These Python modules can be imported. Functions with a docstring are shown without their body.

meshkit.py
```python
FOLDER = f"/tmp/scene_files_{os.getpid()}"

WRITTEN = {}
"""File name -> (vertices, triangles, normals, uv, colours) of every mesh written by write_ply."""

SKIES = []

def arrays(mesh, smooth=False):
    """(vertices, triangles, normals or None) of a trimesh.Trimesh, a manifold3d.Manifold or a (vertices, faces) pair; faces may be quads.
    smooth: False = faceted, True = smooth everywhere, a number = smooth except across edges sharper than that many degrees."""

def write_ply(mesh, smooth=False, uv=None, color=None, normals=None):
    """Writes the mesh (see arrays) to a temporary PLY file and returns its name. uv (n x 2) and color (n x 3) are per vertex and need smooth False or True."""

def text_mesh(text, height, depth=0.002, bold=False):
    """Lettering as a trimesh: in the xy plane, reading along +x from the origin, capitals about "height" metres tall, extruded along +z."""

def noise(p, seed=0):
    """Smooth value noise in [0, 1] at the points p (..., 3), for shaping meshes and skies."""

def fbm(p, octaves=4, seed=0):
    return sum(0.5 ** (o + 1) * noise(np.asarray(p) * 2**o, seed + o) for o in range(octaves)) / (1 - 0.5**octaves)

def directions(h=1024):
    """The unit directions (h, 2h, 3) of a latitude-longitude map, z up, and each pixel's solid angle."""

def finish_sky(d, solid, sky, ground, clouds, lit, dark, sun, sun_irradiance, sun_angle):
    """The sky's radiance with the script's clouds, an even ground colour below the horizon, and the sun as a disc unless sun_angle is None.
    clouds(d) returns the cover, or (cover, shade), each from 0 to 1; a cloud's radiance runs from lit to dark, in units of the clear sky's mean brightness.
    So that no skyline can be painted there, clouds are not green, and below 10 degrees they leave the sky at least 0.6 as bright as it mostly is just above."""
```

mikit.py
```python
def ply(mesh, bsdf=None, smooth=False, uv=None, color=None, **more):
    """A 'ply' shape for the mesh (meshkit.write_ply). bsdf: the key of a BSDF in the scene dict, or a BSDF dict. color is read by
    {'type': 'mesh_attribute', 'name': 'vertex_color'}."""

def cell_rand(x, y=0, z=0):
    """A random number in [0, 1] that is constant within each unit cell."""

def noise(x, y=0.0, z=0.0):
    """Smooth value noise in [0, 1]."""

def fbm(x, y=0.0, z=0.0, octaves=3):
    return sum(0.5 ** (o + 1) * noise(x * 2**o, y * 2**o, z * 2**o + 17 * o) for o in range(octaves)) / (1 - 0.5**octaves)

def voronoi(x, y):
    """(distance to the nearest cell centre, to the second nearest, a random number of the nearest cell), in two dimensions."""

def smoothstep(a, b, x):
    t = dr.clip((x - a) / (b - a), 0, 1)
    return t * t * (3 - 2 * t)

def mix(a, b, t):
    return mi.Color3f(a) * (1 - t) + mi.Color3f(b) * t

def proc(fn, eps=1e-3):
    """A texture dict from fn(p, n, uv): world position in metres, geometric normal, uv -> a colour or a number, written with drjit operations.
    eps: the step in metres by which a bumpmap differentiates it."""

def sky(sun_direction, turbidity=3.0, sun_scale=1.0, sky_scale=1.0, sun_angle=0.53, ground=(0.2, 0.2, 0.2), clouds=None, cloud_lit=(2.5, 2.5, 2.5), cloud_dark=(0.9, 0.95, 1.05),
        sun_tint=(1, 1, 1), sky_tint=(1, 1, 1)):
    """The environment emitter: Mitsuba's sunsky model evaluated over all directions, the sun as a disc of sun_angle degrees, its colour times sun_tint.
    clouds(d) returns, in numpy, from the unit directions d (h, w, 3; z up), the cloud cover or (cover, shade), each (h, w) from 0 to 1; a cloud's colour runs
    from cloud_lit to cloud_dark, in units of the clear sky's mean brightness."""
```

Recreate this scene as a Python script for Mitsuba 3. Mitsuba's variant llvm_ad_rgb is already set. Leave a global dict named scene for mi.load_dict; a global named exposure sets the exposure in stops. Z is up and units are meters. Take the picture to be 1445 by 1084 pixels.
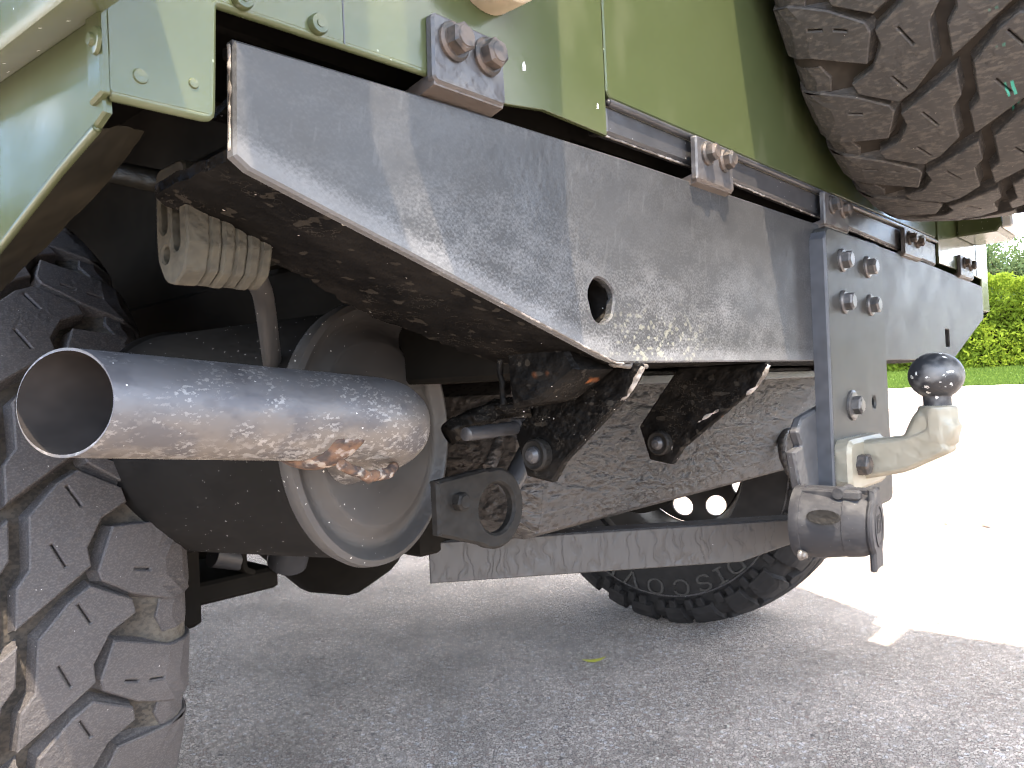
import math, numpy as np, trimesh, mitsuba as mi, mikit, drjit as dr, manifold3d as m3
from shapely.geometry import Polygon, LineString, Point, box as sbox
from shapely.ops import unary_union
from shapely import affinity
from meshkit import text_mesh, fbm as nfbm
from mikit import proc, noise, fbm, voronoi, cell_rand, smoothstep, mix, ply
T = mi.ScalarTransform4f
scene, labels = {}, {}
RNG = np.random.default_rng(7)

# ---------------------------------------------------------------- camera, sky, exposure
yaw, pitch, roll = math.radians(42.0), math.radians(0.4), math.radians(2.6)
F = np.array([math.cos(yaw) * math.cos(pitch), math.sin(yaw) * math.cos(pitch), math.sin(pitch)])
R0 = np.cross(F, [0, 0, 1]); R0 /= np.linalg.norm(R0)
D0 = np.cross(F, R0)
up = -(-math.sin(roll) * R0 + math.cos(roll) * D0)
EYE = np.array([0.0, -0.30, 0.567])
scene['camera'] = {'type': 'perspective', 'fov': 67.32, 'fov_axis': 'x', 'near_clip': 0.01, 'far_clip': 500.0,
                   'to_world': T().look_at(origin=EYE.tolist(), target=(EYE + F).tolist(), up=up.tolist())}
SUN = (-0.27, -0.42, 1.0)


def cloud_cover(d):
    z = np.maximum(d[..., 2:3], 0.03)
    q = d / (z + 0.25)
    n = nfbm(q * 1.5 + 3.1, 5, 3)
    c = np.clip((n - 0.435) / 0.06, 0, 1)
    return 0.06 + 0.84 * c, np.clip((n - 0.58) / 0.25, 0, 1) * 0.4


scene['sky'] = mikit.sky(SUN, turbidity=3, sun_scale=0.37, clouds=cloud_cover, ground=(0.3, 0.285, 0.27))
exposure = 4.8

# ---------------------------------------------------------------- materials


def vec(p, s):
    return p.x * s, p.y * s, p.z * s


def dots(p, size, keep, r=0.28, seed=0.0):
    """Small round specks scattered in space: about KEEP of the cells of SIZE hold one."""
    qx, qy, qz = p.x / size + seed, p.y / size, p.z / size
    cx, cy, cz = dr.floor(qx), dr.floor(qy), dr.floor(qz)
    a, b, c = cell_rand(cx, cy, cz + 11), cell_rand(cx + 5, cy, cz), cell_rand(cx, cy + 9, cz)
    d = dr.sqrt(dr.square(qx - cx - 0.3 - 0.4 * a) + dr.square(qy - cy - 0.3 - 0.4 * b) + dr.square(qz - cz - 0.3 - 0.4 * c))
    rr = r * (0.4 + 0.6 * b)
    return dr.select(cell_rand(cx, cy + 3, cz + 7) < keep, 1 - smoothstep(rr * 0.7, rr, d), 0.0)


def mat(name, color, rough=0.5, bump=None, scale=0.0, eps=4e-4, **kw):
    if callable(color):
        color = proc(color)
    elif isinstance(color, (tuple, list)):
        color = {'type': 'rgb', 'value': list(color)}
    if callable(rough):
        rough = proc(rough)
    b = {'type': 'principled', 'base_color': color, 'roughness': rough, **kw}
    if bump is not None:
        b = {'type': 'bumpmap', 'tex': proc(bump, eps=eps), 'scale': scale, 'bsdf': b}
    scene[name] = {'type': 'twosided', 'bsdf': b}


def c_green(p, n, uv):
    v = fbm(*vec(p, 14.0), 3)
    c = mix((0.050, 0.062, 0.026), (0.057, 0.071, 0.030), v)
    dust = smoothstep(0.5, 0.8, fbm(p.x * 30, p.y * 30, p.z * 12, 3)) * 0.10
    low = smoothstep(0.80, 0.735, p.z + 0.05 * v) * 0.10
    c = mix(c, (0.22, 0.22, 0.15), dust + low)
    s = dr.maximum(dots(p, 0.006, 0.22, 0.16), dots(p, 0.017, 0.07, 0.10, 0.4))
    return mix(c, (0.55, 0.58, 0.48), 0.8 * s)


scene['m_green'] = {'type': 'twosided', 'bsdf': {'type': 'bumpmap', 'tex': proc(lambda p, n, uv: fbm(*vec(p, 13.0), 2) + 0.03 * fbm(*vec(p, 170.0), 2), eps=1.5e-3), 'scale': 0.0018,
                    'bsdf': {'type': 'roughplastic', 'distribution': 'ggx', 'alpha': 0.035, 'int_ior': 1.47, 'nonlinear': False, 'diffuse_reflectance': proc(c_green)}}}
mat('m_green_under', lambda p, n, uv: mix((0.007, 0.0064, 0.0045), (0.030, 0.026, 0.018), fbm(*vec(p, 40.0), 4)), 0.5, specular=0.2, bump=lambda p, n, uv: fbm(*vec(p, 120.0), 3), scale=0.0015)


def c_chassis(p, n, uv):
    big = fbm(*vec(p, 9.0), 4)
    c = mix((0.021, 0.021, 0.0215), (0.036, 0.036, 0.0365), big)
    fine = fbm(*vec(p, 800.0), 2)
    mid = fbm(p.x * 40 + p.z * 30, p.y * 40, p.z * 60 - p.x * 16, 4)
    left = smoothstep(0.95, 0.55, p.x)
    low = smoothstep(0.70, 0.60, p.z + 0.10 * (big - 0.5)) * left
    w = (0.16 + 0.84 * low) * smoothstep(0.34, 0.86, 0.50 * fine + 0.50 * mid) * (0.25 + 0.75 * left)
    c = mix(c, (0.150, 0.150, 0.153), dr.clip(0.75 * w, 0, 1))
    edge = smoothstep(0.012, 0.0, p.z - dr.maximum(0.582, 0.671 - 0.3213 * (p.x - 0.165)) - 0.006 * fine) * left
    c = mix(c, (0.28, 0.28, 0.285), 0.25 * edge)
    scr = smoothstep(0.70, 0.80, fbm(p.x * 240 - p.z * 60, p.y * 50, p.z * 30 + p.x * 60, 3)) * (0.25 + 0.75 * left)
    c = mix(c, (0.24, 0.24, 0.24), 0.05 * scr)
    s = dr.maximum(dots(p, 0.0032, 0.16, 0.18), dots(p, 0.009, 0.10, 0.12, 0.3))
    c = mix(c, (0.42, 0.42, 0.43), 0.5 * s * (0.15 + 0.85 * left))
    yl = smoothstep(0.58, 0.72, fbm(*vec(p, 260.0), 3)) * smoothstep(0.09, 0.03, dr.abs(p.x - 0.50)) * smoothstep(0.64, 0.59, p.z)
    return mix(c, (0.34, 0.33, 0.24), 0.35 * yl)


mat('m_chassis', c_chassis, lambda p, n, uv: 0.36 + 0.2 * fbm(*vec(p, 25.0), 3), bump=lambda p, n, uv: 0.7 * fbm(*vec(p, 30.0), 2) + 0.3 * fbm(*vec(p, 260.0), 2), scale=0.0011, specular=0.45)


def c_underseal(p, n, uv):
    a = fbm(*vec(p, 30.0), 4)
    c = mix((0.003, 0.0027, 0.0025), (0.010, 0.0088, 0.0078), smoothstep(0.35, 0.75, a))
    cw = fbm(*vec(p, 260.0), 3)
    curl = smoothstep(0.035, 0.0, dr.abs(cw - 0.56)) * smoothstep(0.47, 0.66, fbm(*vec(p, 40.0), 3)) + 0.7 * smoothstep(0.70, 0.76, fbm(*vec(p, 130.0), 2))
    c = mix(c, (0.10, 0.088, 0.072), 0.28 * dr.clip(curl, 0, 1))
    rust = smoothstep(0.74, 0.84, fbm(p.x * 42 + 9, p.y * 42, p.z * 42, 3))
    c = mix(c, (0.24, 0.085, 0.03), 0.7 * rust)
    spk = dr.maximum(dots(p, 0.0036, 0.45, 0.24), dots(p, 0.0022, 0.3, 0.2)) * smoothstep(0.018, 0.010, dr.abs(p.x - 0.465)) * smoothstep(0.024, 0.012, dr.abs(p.z - 0.540))
    c = mix(c, (0.75, 0.73, 0.70), 0.9 * spk)
    return mix(c, (0.5, 0.48, 0.44), 0.7 * dots(p, 0.006, 0.12, 0.15))


mat('m_underseal', c_underseal, 0.55, bump=lambda p, n, uv: fbm(*vec(p, 110.0), 4), scale=0.0045, specular=0.10)


def c_tank(p, n, uv):
    a = fbm(*vec(p, 16.0), 3)
    c = mix((0.036, 0.033, 0.031), (0.066, 0.060, 0.056), a)
    ink = smoothstep(0.46, 0.34, fbm(p.x * 200, p.y * 200, p.z * 300, 3))
    c = mix(c, (0.020, 0.017, 0.016), 0.6 * ink)
    return mix(c, (0.45, 0.42, 0.38), 0.5 * dots(p, 0.008, 0.10, 0.15))


mat('m_tank', c_tank, 0.5, bump=lambda p, n, uv: fbm(p.x * 95, p.y * 95, p.z * 140, 4), scale=0.010, specular=0.6)


def c_steel(p, n, uv):
    low = smoothstep(0.575, 0.535, p.z + 0.012 * (fbm(*vec(p, 70.0), 2) - 0.5))
    c = mix((0.125, 0.127, 0.138), (0.165, 0.148, 0.133), low)
    c = mix(c, (0.085, 0.085, 0.095), 0.7 * smoothstep(0.45, 0.7, fbm(p.x * 60, p.y * 60, p.z * 60, 4)))
    s = smoothstep(0.54, 0.68, fbm(p.x * 420, p.y * 520, p.z * 520, 3)) * smoothstep(0.40, 0.65, fbm(p.x * 60 + 7, p.y * 60, p.z * 60, 3))
    wet = smoothstep(0.48, 0.66, fbm(p.x * 260, p.y * 330, p.z * 330, 4)) * smoothstep(0.552, 0.522, p.z) * smoothstep(0.35, 0.6, fbm(p.x * 40, p.y * 40, p.z * 40, 2))
    c = mix(c, (0.55, 0.54, 0.53), dr.clip(0.28 * s + 0.50 * wet, 0, 1))
    return mix(c, (0.65, 0.65, 0.65), 0.9 * dots(p, 0.0045, 0.16, 0.16))


def r_steel(p, n, uv):
    return 0.42 + 0.22 * fbm(*vec(p, 80.0), 3)


mat('m_steel', c_steel, r_steel, metallic=0.5, specular=0.5, bump=lambda p, n, uv: fbm(*vec(p, 220.0), 3), scale=0.0004)
mat('m_steel_bore', lambda p, n, uv: mix((0.014, 0.0125, 0.012), (0.040, 0.034, 0.031), fbm(*vec(p, 60.0), 3)), 0.8, specular=0.08)
mat('m_rust', lambda p, n, uv: mix(mix((0.045, 0.032, 0.027), (0.16, 0.088, 0.052), smoothstep(0.35, 0.75, fbm(*vec(p, 130.0), 4))), (0.55, 0.50, 0.44), 0.40 * smoothstep(0.56, 0.72, fbm(p.x * 170 + 4, p.y * 170, p.z * 170, 3))), 0.8,
    bump=lambda p, n, uv: fbm(*vec(p, 240.0), 3), scale=0.003)


def c_silencer(p, n, uv):
    c = mix((0.046, 0.044, 0.043), (0.076, 0.073, 0.071), fbm(*vec(p, 22.0), 4))
    s = dr.maximum(dots(p, 0.004, 0.18, 0.22), dots(p, 0.009, 0.14, 0.12, 0.6)) * smoothstep(0.40, 0.33, p.x)
    return mix(c, (0.75, 0.74, 0.72), 0.85 * s)


mat('m_silencer', c_silencer, 0.46, specular=0.5, metallic=0.25, bump=lambda p, n, uv: fbm(*vec(p, 300.0), 2), scale=0.0005)


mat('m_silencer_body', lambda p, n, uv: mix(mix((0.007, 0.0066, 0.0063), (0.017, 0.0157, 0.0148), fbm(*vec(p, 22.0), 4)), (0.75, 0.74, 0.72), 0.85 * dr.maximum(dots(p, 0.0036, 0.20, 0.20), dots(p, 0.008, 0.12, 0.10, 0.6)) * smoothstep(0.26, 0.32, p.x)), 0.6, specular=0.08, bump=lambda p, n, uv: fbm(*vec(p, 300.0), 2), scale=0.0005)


def c_rubber(p, n, uv):
    a = fbm(*vec(p, 26.0), 4)
    c = mix((0.044, 0.041, 0.0415), (0.076, 0.070, 0.070), a)
    c = mix(c, (0.115, 0.106, 0.10), 0.5 * smoothstep(0.40, 0.75, fbm(*vec(p, 900.0), 2)))
    return mix(c, (0.5, 0.48, 0.46), 0.8 * dr.maximum(dots(p, 0.008, 0.12, 0.09), dots(p, 0.004, 0.10, 0.12)))


mat('m_rubber', c_rubber, 0.62, bump=lambda p, n, uv: fbm(*vec(p, 300.0), 3), scale=0.0009, specular=0.22)


def c_groove(p, n, uv):
    a = 0.5 * smoothstep(0.35, 0.7, fbm(*vec(p, 60.0), 3)) + 0.5 * smoothstep(0.35, 0.65, fbm(*vec(p, 420.0), 3))
    edge = smoothstep(0.235, 0.285, p.x) * smoothstep(0.40, 0.30, p.x)
    c = mix((0.030, 0.028, 0.026), (0.07, 0.06, 0.05), a)
    return mix(c, (0.115, 0.104, 0.086), edge * (0.10 + 0.75 * a))


mat('m_groove', c_groove, 0.85, specular=0.1, bump=lambda p, n, uv: fbm(*vec(p, 160.0), 4), scale=0.003)


def chalk(p):
    w = 0.003 * fbm(p.x * 60, 2.0, p.z * 60, 2)
    line = dr.maximum(smoothstep(0.0016, 0.0008, dr.abs(p.y + 0.1885 + w - 0.0015)), smoothstep(0.0012, 0.0006, dr.abs(p.y + 0.1835 + w - 0.0015)))
    return line * smoothstep(0.50, 0.56, fbm(p.x * 45 + 5.0, 0.5, p.z * 45, 2)) * 0.8


def c_spare(p, n, uv):
    a = fbm(*vec(p, 20.0), 4)
    c = mix((0.036, 0.034, 0.0325), (0.064, 0.059, 0.056), a)
    c = mix(c, (0.14, 0.124, 0.106), 0.40 * smoothstep(0.46, 0.75, fbm(p.x * 380, p.y * 180, p.z * 380, 4)))
    c = mix(c, (0.05, 0.34, 0.26), chalk(p))
    return mix(c, (0.34, 0.30, 0.25), 0.7 * dots(p, 0.006, 0.14, 0.11))


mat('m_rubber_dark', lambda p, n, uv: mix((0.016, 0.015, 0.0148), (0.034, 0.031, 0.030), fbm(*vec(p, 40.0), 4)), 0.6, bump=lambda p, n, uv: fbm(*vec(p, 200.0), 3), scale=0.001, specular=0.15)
mat('m_spare', c_spare, 0.55, bump=lambda p, n, uv: fbm(p.x * 150, p.y * 220, p.z * 220, 3), scale=0.0012, specular=0.25)
mat('m_spare_groove', lambda p, n, uv: mix(mix((0.022, 0.019, 0.017), (0.05, 0.043, 0.036), fbm(*vec(p, 90.0), 3)), (0.05, 0.34, 0.26), chalk(p)), 0.7, specular=0.1)
mat('m_black', lambda p, n, uv: mix(mix((0.022, 0.022, 0.024), (0.045, 0.045, 0.048), fbm(*vec(p, 40.0), 3)), (0.35, 0.34, 0.33), 0.6 * dots(p, 0.007, 0.16, 0.15)), 0.38, specular=0.6, bump=lambda p, n, uv: fbm(*vec(p, 70.0), 3), scale=0.001)
mat('m_plate', lambda p, n, uv: mix((0.023, 0.0228, 0.0212), (0.037, 0.0358, 0.0325), fbm(p.x * 30, p.y * 30, p.z * 9, 3)), 0.45, specular=0.35, bump=lambda p, n, uv: fbm(*vec(p, 35.0), 2), scale=0.0008)
mat('m_plate_edge', lambda p, n, uv: mix((0.03, 0.032, 0.036), (0.06, 0.062, 0.07), fbm(*vec(p, 90.0), 2)), 0.5)


def stay_lines(p):
    q = (p.x - p.y) * 95.0
    w = q + 2.2 * fbm(q * 0.7, p.z * 75, 4.0, 3)
    return smoothstep(0.0, 0.22, dr.abs(fbm(w, p.z * 26, 1.0, 2) - 0.5) * 2.0)


mat('m_stay', lambda p, n, uv: mix(mix((0.038, 0.036, 0.0355), mix((0.038, 0.036, 0.0355), (0.056, 0.0545, 0.0545), fbm(*vec(p, 14.0), 3)), stay_lines(p)), (0.5, 0.5, 0.5), 0.7 * dots(p, 0.011, 0.10, 0.08)), 0.44, specular=0.5,
    bump=lambda p, n, uv: stay_lines(p), scale=0.0007)
mat('m_zinc', lambda p, n, uv: mix((0.21, 0.19, 0.142), (0.31, 0.285, 0.225), fbm(*vec(p, 45.0), 4)), 0.45, metallic=0.35, bump=lambda p, n, uv: fbm(*vec(p, 130.0), 3), scale=0.001)
mat('m_ball', lambda p, n, uv: mix((0.020, 0.021, 0.024), (0.45, 0.44, 0.42), smoothstep(0.70, 0.73, fbm(p.x * 200, p.y * 200 + 3, p.z * 200, 3)) + 0.25 * smoothstep(0.5, 0.75, fbm(*vec(p, 60.0), 3))), 0.42, specular=0.5)
mat('m_bolt', lambda p, n, uv: mix((0.06, 0.06, 0.065), (0.17, 0.155, 0.14), fbm(*vec(p, 150.0), 3)), 0.35, metallic=0.5)
mat('m_bolt_rusty', lambda p, n, uv: mix((0.04, 0.037, 0.036), (0.10, 0.078, 0.064), smoothstep(0.35, 0.65, fbm(*vec(p, 150.0), 3))), 0.5, metallic=0.3)
mat('m_bracket', lambda p, n, uv: mix((0.050, 0.048, 0.050), (0.080, 0.062, 0.050), smoothstep(0.733, 0.726, p.z + 0.006 * (fbm(*vec(p, 90.0), 3) - 0.5)) * 0.8), 0.4, specular=0.6, bump=lambda p, n, uv: fbm(*vec(p, 110.0), 3), scale=0.0022)
mat('m_bracket_grey', lambda p, n, uv: mix(mix((0.040, 0.040, 0.043), (0.065, 0.065, 0.068), fbm(*vec(p, 60.0), 3)), (0.4, 0.4, 0.4), 0.6 * dots(p, 0.0035, 0.25, 0.2)), 0.42, bump=lambda p, n, uv: fbm(*vec(p, 200.0), 3), scale=0.0015)
mat('m_ragged', lambda p, n, uv: mix((0.10, 0.085, 0.072), (0.34, 0.31, 0.28), smoothstep(0.4, 0.7, fbm(*vec(p, 140.0), 3))), 0.55, bump=lambda p, n, uv: fbm(*vec(p, 240.0), 3), scale=0.0015)
mat('m_socket', lambda p, n, uv: mix((0.030, 0.030, 0.033), (0.11, 0.108, 0.106), 0.35 * smoothstep(0.5, 0.75, fbm(*vec(p, 55.0), 4)) + 0.5 * dots(p, 0.003, 0.2, 0.2)), 0.55, specular=0.15, bump=lambda p, n, uv: fbm(*vec(p, 500.0), 2), scale=0.0003)
mat('m_hanger', lambda p, n, uv: mix((0.024, 0.0225, 0.018), (0.066, 0.060, 0.043), fbm(*vec(p, 160.0), 3)), 0.75, bump=lambda p, n, uv: fbm(*vec(p, 380.0), 2), scale=0.0012)
mat('m_ring', lambda p, n, uv: mix((0.008, 0.0075, 0.007), (0.024, 0.022, 0.020), fbm(*vec(p, 120.0), 4)), 0.55, specular=0.15, bump=lambda p, n, uv: fbm(*vec(p, 260.0), 3), scale=0.0012)
mat('m_dark', lambda p, n, uv: mix((0.004, 0.0037, 0.0033), (0.018, 0.0155, 0.0125), fbm(*vec(p, 12.0), 4)), 0.8, specular=0.08)
mat('m_letter', lambda p, n, uv: mix((0.030, 0.027, 0.025), (0.048, 0.043, 0.039), fbm(*vec(p, 80.0), 3)), 0.6)
mat('m_rim', lambda p, n, uv: mix((0.030, 0.027, 0.024), (0.055, 0.048, 0.042), fbm(*vec(p, 20.0), 3)), 0.5, metallic=0.2)
mat('m_lamp', (0.62, 0.62, 0.60), 0.25, specular=0.6)
mat('m_buff', lambda p, n, uv: mix((0.30, 0.25, 0.17), (0.40, 0.34, 0.25), fbm(*vec(p, 60.0), 3)), 0.5)


def c_asphalt(p, n, uv):
    w = fbm(p.x * 60, p.y * 60, 0.0, 2) * 0.6
    f1, f2, k = voronoi(p.x * 200 + w, p.y * 200)
    g1, g2, k2 = voronoi(p.x * 90 + 31, p.y * 90)
    c = mix((0.25, 0.208, 0.180), (0.57, 0.492, 0.43), k * k * 0.5 + 0.5 * k)
    c = mix(c, (0.56, 0.53, 0.52), smoothstep(0.80, 0.97, k2) * smoothstep(0.45, 0.25, g1))
    c = mix(c, (0.21, 0.13, 0.10), 0.6 * smoothstep(0.93, 0.97, cell_rand(k * 997.0)))
    c = mix((0.085, 0.073, 0.067), c, smoothstep(0.02, 0.24, f2 - f1))
    return c * (0.74 + 0.30 * fbm(p.x * 3.0, p.y * 3.0, 0.0, 3) + 0.22 * smoothstep(0.3, 0.7, fbm(p.x * 9.0 + 4, p.y * 9.0, 0.0, 4)))


def b_asphalt(p, n, uv):
    f1, f2, k = voronoi(p.x * 200, p.y * 200)
    return smoothstep(0.0, 0.35, f2 - f1) * (0.5 + 0.5 * k)


mat('m_asphalt', c_asphalt, 0.75, bump=b_asphalt, scale=0.0022, eps=8e-4, specular=0.12)
mat('m_kerb', lambda p, n, uv: mix((0.36, 0.33, 0.29), (0.46, 0.42, 0.37), fbm(*vec(p, 9.0), 3)), 0.8)
mat('m_soil', lambda p, n, uv: mix((0.06, 0.10, 0.025), (0.10, 0.15, 0.04), fbm(*vec(p, 2.5), 3)), 0.9)


def leaf_mat(name, c, t):
    scene[name] = {'type': 'principledthin', 'base_color': {'type': 'rgb', 'value': c}, 'roughness': 0.5, 'diff_trans': t, 'spec_trans': 0.0}


leaf_mat('m_leaf_a', [0.055, 0.105, 0.022], 0.7)
leaf_mat('m_leaf_b', [0.240, 0.320, 0.040], 1.2)
leaf_mat('m_leaf_c', [0.13, 0.18, 0.08], 1.0)
leaf_mat('m_grass', [0.110, 0.170, 0.035], 0.8)
mat('m_dry', (0.20, 0.12, 0.07), 0.8)
leaf_mat('m_fallen', [0.42, 0.40, 0.07], 0.5)
mat('m_bark', lambda p, n, uv: mix((0.05, 0.04, 0.03), (0.13, 0.10, 0.08), fbm(p.x * 12, p.y * 12, p.z * 3, 3)), 0.9)
mat('m_render', lambda p, n, uv: mix((0.60, 0.59, 0.56), (0.68, 0.67, 0.64), fbm(*vec(p, 1.5), 3)), 0.8)
mat('m_window', (0.03, 0.035, 0.04), 0.1, specular=0.8)
mat('m_roof', (0.13, 0.08, 0.06), 0.8)

# ---------------------------------------------------------------- mesh helpers
cat = trimesh.util.concatenate
taken = {}


def key_for(name):
    n = taken.get(name, 0)
    taken[name] = n + 1
    return name if n == 0 else f'{name}_{n:03d}'


def add(name, mesh, m, smooth=False, label=None, category=None, group=None, kind=None):
    k = key_for(name)
    scene[k] = ply(mesh, m, smooth=smooth)
    d = {a: b for a, b in (('label', label), ('category', category), ('group', group), ('kind', kind)) if b}
    if d:
        labels[k] = d
    return k


def FY(y0):
    return lambda q: np.stack([q[:, 0], y0 - q[:, 2], q[:, 1]], 1)          # a = x, b = z, height towards the rear


def FX(x0):
    return lambda q: np.stack([x0 - q[:, 2], q[:, 0], q[:, 1]], 1)          # a = y, b = z, height towards the left


def FZ(z0):
    return lambda q: np.stack([q[:, 0], q[:, 1], z0 + q[:, 2]], 1)          # a = x, b = y, height up


def FV(o, u, v):
    o, u, v = (np.asarray(x, float) for x in (o, u, v))
    u = u / np.linalg.norm(u); w = np.cross(u, v); w /= np.linalg.norm(w); v = np.cross(w, u)
    return lambda q: o + q[:, :1] * u + q[:, 1:2] * v + q[:, 2:3] * w


def inset(ring, b):
    p = np.asarray(ring, float)
    e = np.roll(p, -1, 0) - p
    e /= np.linalg.norm(e, axis=1, keepdims=True) + 1e-12
    n = np.stack([-e[:, 1], e[:, 0]], 1)
    m = n + np.roll(n, 1, 0)
    d = np.maximum((m * m).sum(1, keepdims=True), 0.35)
    return p + b * 2 * m / d


def prism(poly, frame, t, bevel=0.0, both=False):
    """Extrudes a shapely polygon (or a point list) by t along the frame's third axis, its edges chamfered at the top (and, with both, the bottom)."""
    if not isinstance(poly, Polygon):
        poly = Polygon(poly)
    poly = poly if poly.is_valid else poly.buffer(0)
    rings = []
    for i, r in enumerate([poly.exterior, *poly.interiors]):
        p = np.array(r.coords)[:-1]
        a = 0.5 * np.sum(p[:, 0] * np.roll(p[:, 1], -1) - np.roll(p[:, 0], -1) * p[:, 1])
        rings.append(p if (a > 0) == (i == 0) else p[::-1])
    levels = [(0.0, 0.0), (t, 0.0)]
    if bevel:
        levels = ([(0.0, bevel), (bevel, 0.0)] if both else [(0.0, 0.0)]) + [(t - bevel, 0.0), (t, bevel)]
    parts = []
    for r in rings:
        n = len(r); i = np.arange(n); j = (i + 1) % n
        v = np.vstack([np.c_[inset(r, b), np.full(n, z)] for z, b in levels])
        f = []
        for k in range(len(levels) - 1):
            f += [np.c_[k * n + i, k * n + j, (k + 1) * n + j], np.c_[k * n + i, (k + 1) * n + j, (k + 1) * n + i]]
        parts.append(trimesh.Trimesh(v, np.vstack(f), process=False))
    for lv, flip in ((0, True), (-1, False)):
        z, b = levels[lv]
        q = Polygon(inset(rings[0], b), [inset(r, b) for r in rings[1:]])
        q = q if q.is_valid else q.buffer(0)
        for g in getattr(q, 'geoms', [q]):
            v, f = trimesh.creation.triangulate_polygon(g, engine='earcut')
            f = np.asarray(f)
            a = v[f[:, 1]] - v[f[:, 0]]; c = v[f[:, 2]] - v[f[:, 0]]
            neg = (a[:, 0] * c[:, 1] - a[:, 1] * c[:, 0]) < 0
            f[neg] = f[neg][:, ::-1]
            parts.append(trimesh.Trimesh(np.c_[v, np.full(len(v), z)], f[:, ::-1] if flip else f, process=False))
    m = cat(parts)
    m.vertices = frame(np.asarray(m.vertices))
    o = frame(np.array([[0, 0, 0], [1, 0, 0], [0, 1, 0], [0, 0, 1.0]]))
    if np.linalg.det(o[1:] - o[0]) < 0:
        m.faces = m.faces[:, ::-1]
    return m


def rpoly(pts, r):
    """A polygon with its outer and inner corners rounded."""
    return Polygon(pts).buffer(-r).buffer(2 * r).buffer(-r)


def box(x0, x1, y0, y1, z0, z1, bevel=0.0):
    return prism(sbox(x0, y0, x1, y1), FZ(z0), z1 - z0, bevel, both=bool(bevel))


def fillet(pts, r, n=8):
    pts = [np.asarray(p, float) for p in pts]
    out = [pts[0]]
    for a, b, c in zip(pts, pts[1:], pts[2:]):
        u, v = (a - b) / np.linalg.norm(a - b), (c - b) / np.linalg.norm(c - b)
        rr = min(r, 0.49 * np.linalg.norm(a - b), 0.49 * np.linalg.norm(c - b))
        p, q = b + u * rr, b + v * rr
        for t in np.linspace(0, 1, n):
            out.append((1 - t) ** 2 * p + 2 * t * (1 - t) * b + t * t * q)
    return out + [pts[-1]]


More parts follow.
